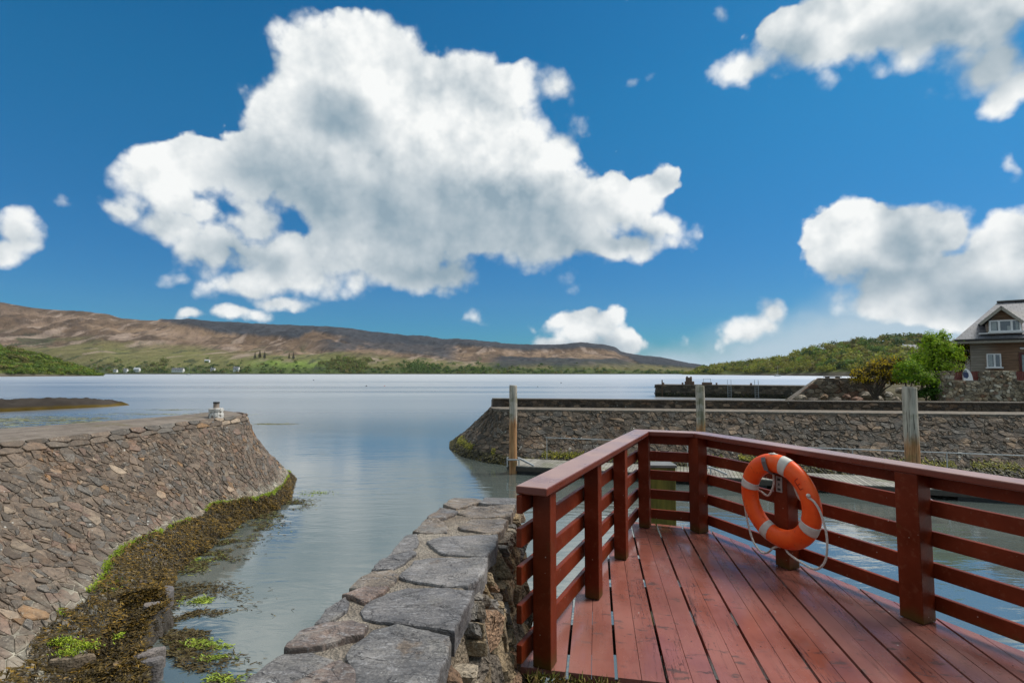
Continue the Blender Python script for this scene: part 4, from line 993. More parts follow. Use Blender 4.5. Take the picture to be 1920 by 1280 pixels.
# ------------------------------------------------------------------ red timber platform and railing
DZ = HC - 1.6
def D2(px, py): p_ = PZ(px, py, DZ); return Vector((p_.x, p_.y))
P1 = D2(1022, 1246); P4 = D2(1208, 986); P5 = D2(1311, 996); P7 = D2(1721, 1160)
dL = (P4 - P1).normalized(); dB = (P5 - P4).normalized(); dR = (P7 - P5).normalized()
def outn(d): return Vector((-d.y, d.x))
nL, nB, nR = outn(dL), outn(dB), outn(dR)
P8 = P7 + dR * 1.95
def offline(o):                                          # the railing line set off by o (outwards +)
    def X(a, d, b, e):
        k = ((b.x - a.x) * e.y - (b.y - a.y) * e.x) / (d.x * e.y - d.y * e.x); return a + d * k
    A = P1 + nL * o; B = P4 + nB * o; C = P5 + nR * o
    return [A, X(A, dL, B, dB), X(B, dB, C, dR), P8 + nR * o]
def red_fn(base, lo, hi, wear=(0.3, 0.12, 0.07), rough=.45, scuff=False, coat=False):
    def fn(t, i, P):
        pos = t.pos(); isl = t.isl()
        n = t.noise(pos, 3.0, 6, .6); g = t.noise(t.scale(pos, (1, 1, 1)), 26, 4, .6)
        col = t.mix(t.step(n, .28, .72), lo, hi)
        col = t.mix(t.m('MULTIPLY', isl, .35), col, t.vm('MULTIPLY', col, (1.35, 1.25, 1.25)))
        col = t.mix(t.m('MULTIPLY', t.step(g, .55, .7), .18), col, wear)
        zz = t.sep(pos)[2]
        if not scuff:                                    # green at the foot of the posts and blotches of lichen
            ft = t.m('MULTIPLY', t.step(t.m('ADD', zz, t.m('MULTIPLY', t.noise(pos, 9, 4), .12)), DZ + .17, DZ + .06), .75)
            col = t.mix(ft, col, (0.075, 0.055, 0.012))
            col = t.mix(t.m('MULTIPLY', t.step(t.noise(pos, 5.5, 5, .7), .60, .72), .45), col, (0.10, 0.055, 0.014))
            col = t.mix(t.step(t.voro(pos, 14), .06, .045), col, (0.42, 0.32, 0.27))
        P('Base Color', col); P('Roughness', t.step(n, .3, .7, rough - .10, rough + .16)); P('Specular IOR Level', .5 if coat else .22)
        if coat:                                         # pale sky sheen put into the colour of upward faces
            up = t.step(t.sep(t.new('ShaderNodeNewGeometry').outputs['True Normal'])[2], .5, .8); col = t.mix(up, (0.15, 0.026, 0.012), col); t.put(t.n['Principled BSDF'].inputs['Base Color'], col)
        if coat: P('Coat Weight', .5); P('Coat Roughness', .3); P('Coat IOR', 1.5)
        P('Normal', t.bump(t.noise(pos, 34, 5, .6), .25, .006))
    return material(base, fn)
M_red = red_fn('dark_red_paint', (0.105, 0.0145, 0.0035), (0.185, 0.027, 0.0070))
M_red_cap = red_fn('sheen_red_paint', (0.27, 0.125, 0.092), (0.40, 0.245, 0.195), rough=.34, coat=True)
rail = empty('timber_railing', (P4.x, P4.y, DZ)); tag(rail, 'dark red timber railing around the platform corner', 'railing')
BD = Vector((0.156, 0.988)).normalized(); BP = Vector((BD.y, -BD.x))

posts = [(P1, dL, .100, .105), (P1 + dL * ((D2(1113, 1118) - P1).dot(dL)), dL, .10, .105), (P1 + dL * ((D2(1167, 1046) - P1).dot(dL)), dL, .10, .105), (P4 + (nL + nB) * -.01, dL, .105, .11),
         (P5, dR, .14, .12), (P5 + dR * ((D2(1479, 1062) - P5).dot(dR)), dR, .135, .12), (P7, dR, .145, .13), (P7 + dR * .99, dR, .14, .13), (P7 + dR * 1.9, dR, .14, .13)]
CAP_T = 0.99; CAP_H = .045
for (p_, d, wl, wn_) in posts:
    mb = MB(); mb.box((p_.x, p_.y, DZ + (CAP_T - CAP_H) / 2 + .001), ((d.x, d.y, 0), (-d.y, d.x, 0), (0, 0, 1)), (wl, wn_, CAP_T - CAP_H - .004)); mb.build('post', M_red, rail, bevel=.006)
def seg(o0, z0, z1, th, ext0=.17):
    off = offline(o0 + th / 2)
    pts = [off[0] - dL * ext0, off[1], off[2], off[3]]
    zs = (z0 + z1) / 2
    for a, b, d, k in ((pts[0], pts[1], dL, 0), (pts[1], pts[2], dB, 1), (pts[2], pts[3], dR, 2)):
        a2 = a + d * (.004 if k else 0); b2 = b - d * (.004 if k < 2 else 0)
        mb = MB(); mb.bar((a2.x, a2.y, DZ + zs + .0007 * k), (b2.x, b2.y, DZ + zs + .0007 * k), th, z1 - z0); mb.build('rail', M_red, rail, bevel=.005)
for (z0, z1) in ((.068, .165), (.272, .370), (.472, .570), (.668, .768), (.845, .942)): seg(.066, z0, z1, .032)
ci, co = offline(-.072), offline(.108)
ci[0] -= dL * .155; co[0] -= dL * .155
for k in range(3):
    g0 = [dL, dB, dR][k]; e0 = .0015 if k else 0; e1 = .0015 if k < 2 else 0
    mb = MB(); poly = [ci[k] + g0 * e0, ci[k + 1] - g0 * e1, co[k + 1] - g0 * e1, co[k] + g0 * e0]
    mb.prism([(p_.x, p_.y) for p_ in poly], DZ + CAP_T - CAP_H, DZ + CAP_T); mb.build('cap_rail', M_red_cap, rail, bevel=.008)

# platform boards
deck = empty('timber_platform', (P5.x, P5.y - 1.5, DZ)); tag(deck, 'wet red brown boarded timber platform over the basin', 'platform')
oL = offline(.135)
na, nb_ = PZ(1058, 1258, DZ), PZ(1252, 1279, DZ); nd = Vector((nb_.x - na.x, nb_.y - na.y)).normalized(); near0 = Vector((na.x, na.y))
def inside(poly):
    A = oL[0]; q = poly
    for (a, d) in ((oL[0], dL), (oL[1], dB), (oL[2], dR)):
        n_ = outn(d); q = clip(q, n_.x, n_.y, n_.dot(a))
        if len(q) < 3: return q
    n_ = Vector((nd.y, -nd.x)); n_ = n_ if n_.y < 0 else -n_
    return clip(q, n_.x, n_.y, n_.dot(near0))
bd = MB(); rng = random.Random(6); c0 = -.172 - .26 * 3
k = 0
while k < 24:
    for h_ in (0, 1):
        g0 = .008 if h_ == 0 else .0013; g1 = .0013 if h_ == 0 else .008
        a = c0 + k * .2605 + h_ * .130 + g0; b = c0 + k * .2605 + h_ * .130 + .130 - g1
        poly = [(BP * a + BD * -2), (BP * b + BD * -2), (BP * b + BD * 9), (BP * a + BD * 9)]
        q = inside([(v.x, v.y) for v in poly])
        if len(q) >= 3:
            zz = DZ - .001 + rng.uniform(-.0015, .0015); bd.prism(q, zz - .04, zz)
    k += 1
def deck_fn(t, i, P):
    pos = t.pos(); X, Y, Z_ = t.sep(pos)[:3]
    along = t.m('ADD', t.m('MULTIPLY', X, BD.x), t.m('MULTIPLY', Y, BD.y)); across = t.m('ADD', t.m('MULTIPLY', X, BP.x), t.m('MULTIPLY', Y, BP.y))
    cb = t.new('ShaderNodeCombineXYZ'); t.put(cb.inputs[0], along); t.put(cb.inputs[1], across); q = cb.outputs[0]
    n = t.noise(pos, 1.7, 6, .6); isl = t.isl()
    off = t.new('ShaderNodeCombineXYZ'); t.put(off.inputs[0], t.m('MULTIPLY', isl, 40)); t.put(off.inputs[1], t.m('MULTIPLY', isl, 17)); qo = t.vm('ADD', q, off.outputs[0])
    col = t.mix(t.step(n, .28, .72), (0.185, 0.060, 0.042), (0.285, 0.105, 0.080))
    col = t.mix(t.m('MULTIPLY', isl, .5), col, t.vm('MULTIPLY', col, (1.18, 1.12, 1.12)))
    grain = t.noise(t.scale(qo, (3, 60, 1)), 1.0, 5, .65)
    col = t.mix(t.m('MULTIPLY', t.step(grain, .50, .75), .35), col, t.vm('MULTIPLY', col, (.55, .5, .5)))
    # scuffs: dark worn marks lying across the boards
    sc1 = t.noise(t.scale(qo, (16, 5.5, 1)), 1.0, 5, .68); zone = t.step(t.noise(pos, 1.3, 3), .38, .50)
    scf = t.m('MULTIPLY', t.step(sc1, .565, .64), zone)
    col = t.mix(t.m('MULTIPLY', scf, .85), col, (0.060, 0.030, 0.028))
    cr = t.noise(t.scale(qo, (1.2, 26, 1)), 1.0, 4, .6, .5)
    crk = t.m('MULTIPLY', t.step(t.m('ABSOLUTE', t.m('SUBTRACT', cr, .5)), .010, .004), t.step(t.noise(t.scale(qo, (.9, 3, 1)), 1.0, 2), .50, .58))
    col = t.mix(t.m('MULTIPLY', crk, .85), col, (0.035, 0.012, 0.010))
    col = t.mix(t.step(t.voro(pos, 5.5), .034, .024), col, (0.62, 0.58, 0.54))
    sx_ = t.m('ABSOLUTE', t.m('SUBTRACT', t.m('FRACT', t.m('DIVIDE', along, .62)), .5)); sy_ = t.m('ABSOLUTE', t.m('SUBTRACT', t.m('FRACT', t.m('DIVIDE', t.m('ADD', across, .172 + .26 * 3 - .0325), .065125)), .5))
    scr = t.m('MULTIPLY', t.step(sx_, .0095, .0065), t.step(sy_, .085, .06))
    col = t.mix(t.m('MULTIPLY', scr, .85), col, (0.035, 0.025, 0.022))
    track = t.step(t.noise(t.scale(q, (.45, 1.6, 1)), 1.0, 4, .6), .50, .70)
    col = t.mix(t.m('MULTIPLY', track, .45), col, (0.34, 0.165, 0.135))
    damp = t.step(t.noise(t.scale(q, (.7, 1.1, 1)), 1.0, 5, .62), .50, .66)
    col = t.mix(t.m('MULTIPLY', damp, .55), col, t.vm('MULTIPLY', col, (.52, .46, .42)))
    mosspos = t.m('MULTIPLY', t.step(t.noise(pos, 2.3, 5, .65), .60, .74), .35)
    col = t.mix(mosspos, col, (0.13, 0.055, 0.022))
    P('Base Color', col); P('Specular IOR Level', .55)
    wet = t.noise(t.scale(q, (1.2, 3.2, 1)), 1.2, 5, .6)
    P('Roughness', t.m('ADD', t.step(wet, .35, .65, .13, .42), t.m('MULTIPLY_ADD', damp, -.10, t.m('MULTIPLY', scf, .25))))
    P('Normal', t.bump(t.m('ADD', t.m('MULTIPLY', grain, .6), t.m('MULTIPLY', t.m('SUBTRACT', 1, crk), .8)), .30, .004))
M_deck = material('platform_paint', deck_fn)
bd.build('boards', M_deck, deck, bevel=.003)
jo = MB()
for k in range(5):
    yv = 2.9 + k * .62
    p0_ = Vector((0.1, yv)); q = inside([(-1, yv), (6, yv), (6, yv + .07), (-1, yv + .07)])
    if len(q) >= 3: jo.prism(q, DZ - .2, DZ - .046)
jo.build('joists', M_wetwood, deck)
for (pt, r) in ((P4 - (dL + nL) * .25, .1), (P5 + dR * .4 - nR * .3, .1), (P7 - nR * .4, .1), (P1 + dL * .8 - nL * .4, .1)):
    mb = MB(); mb.tube([(pt.x, pt.y, -1.2), (pt.x, pt.y, DZ - .21)], r, 12); mb.build('leg', M_wetwood, deck)

# algae covered timber fender standing in the water behind the railing corner
M_steelp = plain('weathered_steel', (0.20, 0.20, 0.19), .6, .4)
fd = PZ(1243, 872, 0); yf = P4.y + .55; tp = PY(1243, 871, yf)
fen = empty('fender_pile', (tp.x, tp.y, 0)); tag(fen, 'square timber fender pile green with algae behind the railing corner', 'fender pile')
def fen_fn(t, i, P):
    pos = t.pos(); n = t.noise(t.scale(pos, (9, 9, 1.2)), 1.5, 5); P('Base Color', t.mix(t.step(n, .3, .7), (0.10, 0.095, 0.012), (0.24, 0.21, 0.03))); P('Roughness', .7); P('Normal', t.bump(n, .5, .02))
wv = abs(PY(1267, 871, yf).x - PY(1219, 871, yf).x)
mb = MB(); mb.abox(tp.x - wv / 2, tp.x + wv / 2, tp.y, tp.y + .22, -1.2, tp.z - .03); mb.build('pile_shaft', material('algae_timber', fen_fn), fen, bevel=.012)
mb = MB(); mb.abox(tp.x - wv / 2 - .012, tp.x + wv / 2 + .012, tp.y - .012, tp.y + .232, tp.z - .035, tp.z); mb.build('cap_plate', M_steelp, fen, bevel=.008)

# ------------------------------------------------------------------ life ring
pr = posts[5][0]; w_in = -nR                              # plane of the ring: along dR, facing w_in
RC2 = PY(1463.5, 938, 4.06)
# put the centre on the plane that stands just proud of the post
po = Vector((pr.x, pr.y)) + w_in * (.06 + .075)
rr_ = ray(1460.5, 938.5); tt = po.dot(w_in) / (rr_.x * w_in.x + rr_.y * w_in.y)
RC = Vector((rr_.x * tt, rr_.y * tt, HC + rr_.z * tt))
eu = Vector((dR.x, dR.y, 0)); ev = Vector((0, 0, 1)); ew = Vector((w_in.x, w_in.y, 0))
tiltq = Matrix.Rotation(R(4), 3, eu); ev = tiltq @ ev; ew = tiltq @ ew
MAJ, RA, RB = .302, .0775, .056
def ringp(th, ph, k=1.0, dent=0):
    rad = MAJ + RA * k * math.cos(ph); return RC + (eu * math.cos(th) + ev * math.sin(th)) * rad + ew * (RB * k * math.sin(ph))
ring = empty('life_ring', RC); tag(ring, 'orange life ring with white bands hanging on the red railing', 'life ring')
def ring_fn(t, i, P):
    pos = t.pos(); n = t.noise(pos, 7, 5, .6)
    col = t.mix(t.step(n, .3, .7), (0.88, 0.080, 0.010), (0.98, 0.13, 0.018)); col = t.mix(t.m('MULTIPLY', t.step(t.noise(pos, 24, 4), .62, .72), .5), col, (0.42, 0.04, 0.02)); col = t.mix(t.m('MULTIPLY', t.step(t.noise(pos, 3.2, 4, .6), .52, .66), .5), col, (0.80, 0.16, 0.05)); col = t.mix(t.m('MULTIPLY', t.step(t.noise(t.scale(pos, (6, 6, 30)), 2.0, 4, .7), .66, .72), .45), col, (0.16, 0.05, 0.03))
    P('Base Color', col); P('Roughness', .42); P('Specular IOR Level', .35); P('Normal', t.bump(t.noise(pos, 60, 3), .12, .003))
NT_, NP_ = 96, 24
def torus_part(t0, t1, n, k, closed):
    mb = MB(); vs = [ringp(t0 + (t1 - t0) * i / n, 2 * math.pi * j / NP_, k) for i in range(n if closed else n + 1) for j in range(NP_)]
    N = n if closed else n + 1
    fs = [(i * NP_ + j, ((i + 1) % N) * NP_ + j, ((i + 1) % N) * NP_ + (j + 1) % NP_, i * NP_ + (j + 1) % NP_) for i in range(n) for j in range(NP_)]
    if not closed: fs += [tuple(range(NP_)), tuple(range(n * NP_ + NP_ - 1, n * NP_ - 1, -1))]
    mb.add(vs, fs); return mb
torus_part(0, 2 * math.pi, NT_, 1.0, True).build('ring_body', material('orange_plastic', ring_fn), ring, smooth=True)
M_band = plain('white_reflective_band', (0.62, 0.60, 0.54), .5, var=.14, scale=18)
for a in (72, 163, 243, 333):
    o = torus_part(R(a - 6.5), R(a + 6.5), 6, 1.025, False).build('band', M_band, ring, smooth=False)
    o.data.polygons.foreach_set('use_smooth', [len(p_.vertices) == 4 for p_ in o.data.polygons])
# worn lettering cut in dark orange strokes on the ring's face (illegible corner strokes)
mk = MB()
def stroke(th0, r0, th1, r1):
    a = RC + (eu * math.cos(th0) + ev * math.sin(th0)) * r0 + ew * (RB * math.sqrt(max(0, 1 - ((r0 - MAJ) / RA) ** 2)) + .001); b = RC + (eu * math.cos(th1) + ev * math.sin(th1)) * r1 + ew * (RB * math.sqrt(max(0, 1 - ((r1 - MAJ) / RA) ** 2)) + .001)
    mk.bar(a, b, .006, .003, up=ew)
for (a0, r0, a1, r1) in ((44, .30, 44, .335), (44, .30, 30, .30), (37, .30, 37, .325), (30, .30, 30, .33)): stroke(R(a0), r0, R(a1), r1)
mk.build('worn_mark', plain('dark_orange_mark', (0.45, 0.03, 0.01), .5), ring)
def ropep(u, v, wv_): return RC + eu * u + ev * v + ew * wv_
M_rope = plain('white_rope', (0.66, 0.63, 0.57), .8, var=.2, scale=60, bump=.5)
def smoothpts(ps, n=8):
    out = []
    for i in range(len(ps) - 1):
        a = Vector(ps[max(i - 1, 0)]); b = Vector(ps[i]); c = Vector(ps[i + 1]); d = Vector(ps[min(i + 2, len(ps) - 1)])
        for k in range(n):
            s_ = k / n; out.append(.5 * ((2 * b) + (c - a) * s_ + (2 * a - 5 * b + 4 * c - d) * s_ ** 2 + (3 * b - a - 3 * c + d) * s_ ** 3))
    out.append(Vector(ps[-1])); return out
def pol(a, r, w_): return (r * math.cos(R(a)), r * math.sin(R(a)), w_)
ropes = [[pol(18, .335, .05), pol(12, .375, .045), (.40, .0, .03), (.425, -.16, .02), (.40, -.34, .02), (.31, -.44, .02), (.18, -.43, .02), (.07, -.395, .02), (.03, -.372, .0)],
         [(-.03, -.372, .0), (-.08, -.40, .02), (-.14, -.455, .02), (-.21, -.47, .02), (-.29, -.40, .02), (-.345, -.25, .01), (-.372, -.10, .0), (-.37, .0, 0)],
         [(-.36, .03, -.03), (-.25, .02, -.06), (-.16, .0, -.055), (-.09, .10, -.05), (-.075, .2, -.045), (-.06, .235, -.05)],
         [(.06, .25, -.05), (.11, .15, -.05), (.15, .05, -.05), (.22, .0, -.055), (.27, -.05, -.06)],
         [pol(100, .372, .0), pol(93, .377, .012), pol(86, .374, .0)]]
for rp in ropes:
    mb = MB(); mb.tube([ropep(*q) for q in smoothpts(rp)], .0085, 8); mb.build('grab_rope', M_rope, ring, smooth=True)
for (a, w_) in ((20, .052), (92, .0), (178, .0), (266, .0), (275, .0), (16, .03)):
    mb = MB(); c = ropep(*pol(a, .372 if w_ == 0 else .345, w_)); n = 8
    vs = [c + Vector((math.cos(2 * math.pi * i / n) * math.cos(p_), math.sin(2 * math.pi * i / n) * math.cos(p_), math.sin(p_))) * .017 for p_ in (-1.4, -.7, 0, .7, 1.4) for i in range(n)]
    mb.add(vs, [(k * n + i, k * n + (i + 1) % n, k * n + n + (i + 1) % n, k * n + n + i) for k in range(4) for i in range(n)]); mb.build('rope_knot', M_rope, ring, smooth=True)

# steel bracket on the post that carries the ring
bk_ = empty('ring_bracket', (pr.x, pr.y, DZ + .9)); tag(bk_, 'grey steel strap bracket holding the life ring on its post', 'bracket')
M_steel = plain('grey_steel', (0.16, 0.16, 0.165), .45, .5, var=.25)
mb = MB(); ua = -.055
top_in = [( -.035, MAJ - RA - .012, -.055), (-.035, MAJ - RA - .014, .01), (-.045, MAJ - RA * .7, RB + .006), (-.062, MAJ + .012, RB + .012), (-.07, MAJ + RA * .55, RB * .85 + .012)]
pp = [ropep(*q) for q in top_in]
for a, b in zip(pp[:-1], pp[1:]): mb.bar(a, b + (b - a).normalized() * .004, .042, .006, up=(b - a).cross(eu).normalized() if False else ew if abs((b - a).normalized().dot(ew)) < .8 else ev)
mb.build('strap', M_steel, bk_, bevel=.0015)
pc_ = Vector((pr.x, pr.y, 0)) + Vector((w_in.x, w_in.y, 0)) * (.06 + .004)
mb = MB(); mb.box(pc_ + eu * -.005 + Vector((0, 0, RC.z + .115)), (eu, Vector((w_in.x, w_in.y, 0)), (0, 0, 1)), (.062, .006, .125)); pl = mb.build('number_plate', plain('pale_grey_plate', (0.33, 0.32, 0.30), .5, var=.15), bk_, bevel=.002)
mb = MB()
for dz, wd_ in ((.04, .03), (.0, .012), (-.04, .03)): mb.box(pc_ + eu * -.003 + Vector((w_in.x, w_in.y, 0)) * .0035 + Vector((0, 0, RC.z + .115 + dz)), (eu, Vector((w_in.x, w_in.y, 0)), (0, 0, 1)), (wd_, .003, .020))
mb.build('plate_mark', plain('black_mark', (0.02, 0.02, 0.02), .6), pl)

# ------------------------------------------------------------------ thick rubble wall in the foreground
WZ = HC - 0.95
def W2(px, py): p_ = PZ(px, py, WZ); return (p_.x, p_.y)
wl = [W2(480, 1280), W2(590, 1168), W2(680, 1080), W2(762, 1010), W2(822, 958), W2(850, 939)]
wend = [W2(880, 934), W2(930, 934), W2(964, 937)]
wr = [W2(962, 950), W2(930, 1006), W2(909, 1052), W2(880, 1112), W2(838, 1200), W2(806, 1280)]
wl = [(wl[0][0] - .10, .75), (wl[0][0] - .06, 1.2)] + wl; wr = wr + [(wr[-1][0] - .04, 1.2), (wr[-1][0] - .07, .75)]
per = wl + wend + wr                                     # clockwise seen from above, left side going away
pl_ = polyparam(per); PU = pl_[-1]
def wall_pt(u, v, h=0.0):
    k = min(max(i for i in range(len(pl_)) if pl_[i] <= max(u, 0) + 1e-9), len(per) - 2); f = (u - pl_[k]) / max(pl_[k + 1] - pl_[k], 1e-6)
    a, b = per[k], per[k + 1]
    def nr_(i):
        p_, q_ = per[max(i - 1, 0)], per[min(i + 1, len(per) - 1)]; d = Vector((q_[0] - p_[0], q_[1] - p_[1])).normalized(); return Vector((-d.y, d.x))
    n_ = (nr_(k) * (1 - f) + nr_(k + 1) * f).normalized()
    bul = .10 * (float(fbm(u * 2.2, v * 2.6, 4, 17)) - .5) + .10 * v ** .9 + .03 * math.sin(min(v, .25) / .25 * math.pi / 2)
    x_ = a[0] + (b[0] - a[0]) * f; y = a[1] + (b[1] - a[1]) * f
    return Vector((x_ + n_.x * (h + bul - .015), y + n_.y * (h + bul - .015), WZ - v))
cw = empty('rubble_wall', (-.1, 2.4, DZ)); tag(cw, 'thick rubble wall with slate coping slabs beside the platform', 'stone wall')
rng = random.Random(31)
PAL_R = ([(0.30, 0.225, 0.14), (0.20, 0.165, 0.13), (0.38, 0.27, 0.15), (0.23, 0.21, 0.19), (0.32, 0.20, 0.125), (0.48, 0.40, 0.30)], [5, 4, 3, 3, 2, 1])
M_rub = stone_mat('rubble_stone', lichen=.2, scale=2.6, bumpd=.03, rough=.75, lich_scale=16, tide=(.4, .4))
M_rub_m = stone_mat('rubble_mortar', lichen=0, scale=3, mortar=((0.22, 0.17, 0.12), (0.42, 0.34, 0.25)), bumpd=.05)
mb = MB(); nu, nv = 260, 60; Vmax = 3.4
def bed(u, v): return wall_pt(u, v, -.018 + .05 * (float(fbm(u * 9, v * 9, 4, 27)) - .5))
mb.add([bed(PU * i / (nu - 1), .03 + (Vmax - .03) * (j / (nv - 1)) ** 1.6) for i in range(nu) for j in range(nv)], [(i * nv + j, (i + 1) * nv + j, (i + 1) * nv + j + 1, i * nv + j + 1) for i in range(nu - 1) for j in range(nv - 1)])
mb.build('mortar_core', M_rub_m, cw, smooth=True)
ms = MB()
def subdiv_cells(W, H, cw_, ch_, rng):                   # courses run flat; some stones stand on end
    return [p_ for p_ in rot_cells(W, H, cw_, ch_, R(8), rng, 1.0)]
pol_ = [[(u, v + .05) for u, v in p_] for p_ in split_cells(subdiv_cells(PU, Vmax - .05, .21, .15, rng), rng, .006, .3)]
stones(ms, pol_, wall_pt, rng, PAL_R, gap=.010, h=(.006, .06), tilt=.32, base=-.05, rough=.009, skip=.04)
o = ms.build('facing_stones', M_rub, cw)
# top bed of pale mortar
def Zp(X, Y): return W2(450 + X / 3.0, 880 + Y / 3.0)
nl, nw = 120, 26; vs = []
LW = polyparam(wl); RW = polyparam(wr[::-1])
def along(pl, L_, s_):
    d = s_ * L_[-1]; k = min(max(i for i in range(len(L_)) if L_[i] <= d + 1e-9), len(pl) - 2); f = (d - L_[k]) / max(L_[k + 1] - L_[k], 1e-6)
    return (pl[k][0] + (pl[k + 1][0] - pl[k][0]) * f, pl[k][1] + (pl[k + 1][1] - pl[k][1]) * f)
wrr = wr[::-1]
for i in range(nl):
    s_ = i / (nl - 1)
    a = along(wl, LW, s_); b = along(wrr, RW, s_)
    for j in range(nw):
        f = j / (nw - 1); x_ = a[0] + (b[0] - a[0]) * f; y = a[1] + (b[1] - a[1]) * f
        ed = min(f, 1 - f) * .5; z_ = WZ - .002 - .05 * max(0, 1 - ed / .04) ** 2 + .014 * (float(fbm(x_ * 9, y * 9, 5, 55)) - .5) - .03 * float(sstep(.93, 1, s_))
        vs.append((x_, y, z_))
mt = MB(); mt.add(vs, [(i * nw + j, i * nw + j + 1, (i + 1) * nw + j + 1, (i + 1) * nw + j) for i in range(nl - 1) for j in range(nw - 1)])
e0 = [along(wl, LW, 1), wend[0], wend[1], wend[2], along(wrr, RW, 1)]
mt.add([(p_[0], p_[1], WZ - .03) for p_ in e0], [tuple(range(len(e0) - 1, -1, -1))])
mt.build('mortar_bed', stone_mat('coping_mortar', lichen=.0, scale=4, mortar=((0.24, 0.20, 0.16), (0.48, 0.42, 0.35)), bumpd=.03, rough=.85), cw, smooth=True)
SL = [('g', [(610, 1070), (660, 1000), (760, 930), (880, 905), (1020, 925), (1172, 955), (1160, 1020), (1110, 1130), (1075, 1205), (1050, 1300), (700, 1300), (640, 1140)]),
      ('g', [(60, 1200), (150, 1120), (240, 1062), (400, 1045), (512, 1082), (430, 1140), (300, 1205), (170, 1300), (-60, 1310)]),
      ('b', [(263, 1018), (350, 932), (470, 882), (620, 868), (705, 905), (690, 945), (590, 965), (470, 1012), (290, 1030)]),
      ('b', [(300, 1225), (450, 1150), (560, 1105), (625, 1150), (660, 1300), (200, 1310)]),
      ('d', [(690, 800), (760, 745), (860, 692), (1130, 676), (1292, 690), (1285, 735), (1235, 830), (1190, 915), (1080, 900), (1000, 885), (860, 878), (725, 845)]),
      ('d', [(430, 872), (490, 800), (590, 728), (618, 755), (604, 800), (540, 850), (500, 868)]),
      ('b', [(585, 722), (690, 682), (835, 676), (800, 706), (700, 762), (655, 742)]),
      ('o', [(628, 672), (690, 615), (745, 580), (850, 576), (888, 610), (862, 652), (700, 674)]),
      ('g', [(905, 610), (990, 525), (1090, 508), (1383, 512), (1352, 600), (1272, 664), (1110, 658), (1000, 640)]),
      ('d', [(750, 570), (800, 505), (960, 472), (985, 482), (940, 528), (855, 570)]),
      ('g', [(840, 482), (930, 380), (990, 376), (1004, 415), (972, 456), (900, 470)]),
      ('g', [(1058, 412), (1150, 386), (1440, 376), (1425, 436), (1372, 492), (1150, 480), (1085, 440)]),
      ('o', [(978, 350), (1050, 292), (1110, 286), (1168, 328), (1160, 358), (1050, 360)]),
      ('o', [(1238, 332), (1300, 294), (1500, 286), (1472, 336), (1430, 364), (1265, 348)]),
      ('g', [(1060, 280), (1130, 222), (1222, 240), (1190, 272), (1120, 288)]),
      ('o', [(1228, 252), (1300, 216), (1540, 208), (1514, 262), (1320, 274)]),
      ('o', [(1150, 206), (1210, 166), (1310, 166), (1358, 182), (1300, 206), (1222, 224)]),
      ('g', [(1348, 198), (1380, 166), (1550, 168), (1545, 204), (1400, 208)])]
CG = {'g': [(0.160, 0.153, 0.150), (0.175, 0.165, 0.160)], 'd': [(0.132, 0.126, 0.126)], 'b': [(0.180, 0.128, 0.104), (0.165, 0.125, 0.106)], 'o': [(0.185, 0.150, 0.118)]}
def slab(mb, poly, rng, col, top):
    cx = sum(p_[0] for p_ in poly) / len(poly); cy = sum(p_[1] for p_ in poly) / len(poly)
    # refine the outline, ragged edges
    q = []
    for i in range(len(poly)):
        a, b = poly[i], poly[(i + 1) % len(poly)]; m = max(2, int(math.hypot(b[0] - a[0], b[1] - a[1]) / .022))
        for k in range(m): f = k / m; q.append((a[0] + (b[0] - a[0]) * f, a[1] + (b[1] - a[1]) * f))
    q = [(x_ + .012 * (float(fbm(x_ * 22, y * 22, 3, 3)) - .5) * 2, y + .012 * (float(fbm(x_ * 22, y * 22, 3, 7)) - .5) * 2) for x_, y in q]
    n = len(q); vs = []; ta = rng.uniform(-.03, .03); tb = rng.uniform(-.03, .03); s0 = rng.randint(0, 900)
    for sc_, dz in ((1.06, -.09), (1.07, -.010), (1.055, -.003), (1.0, 0), (.82, .001), (.66, .0), (.5, 0), (.34, 0), (.17, 0)):
        for (x_, y) in q:
            X = cx + (x_ - cx) * sc_; Y = cy + (y - cy) * sc_
            rel = (float(fbm(X * 6, Y * 14, 4, s0)) - .5) * .018 + (.006 if fbm(X * 3.3 + Y * 4.4, 1.2, 2, s0 + 3) > .52 else 0)
            vs.append((X, Y, top + dz + (rel + (X - cx) * ta + (Y - cy) * tb if dz > -.03 else 0)))
    vs.append((cx, cy, top)); fs = []
    for k in range(8):
        for i in range(n): fs.append((k * n + i, k * n + (i + 1) % n, (k + 1) * n + (i + 1) % n, (k + 1) * n + i))
    for i in range(n): fs.append((8 * n + i, 8 * n + (i + 1) % n, 9 * n))
    mb.add(vs, fs, col)
rng = random.Random(2); sb = MB()
for kd, pts in SL:
    c = rng.choice(CG[kd]); k = rng.uniform(.9, 1.12)
    slab(sb, [Zp(*p_) for p_ in pts][::-1], rng, tuple(q * k for q in c), WZ + rng.uniform(.007, .014))
for (y0, y1) in ((.76, 1.04), (1.06, 1.32), (1.34, 1.56)):
    xm = rng.uniform(-.52, -.42); xl = wl[0][0]
    for (a, b) in ((xl, xm - .02), (xm + .02, -.235)): slab(sb, [(a, y0), (b, y0), (b, y1), (a, y1)], rng, rng.choice(CG['g']), WZ + .02)
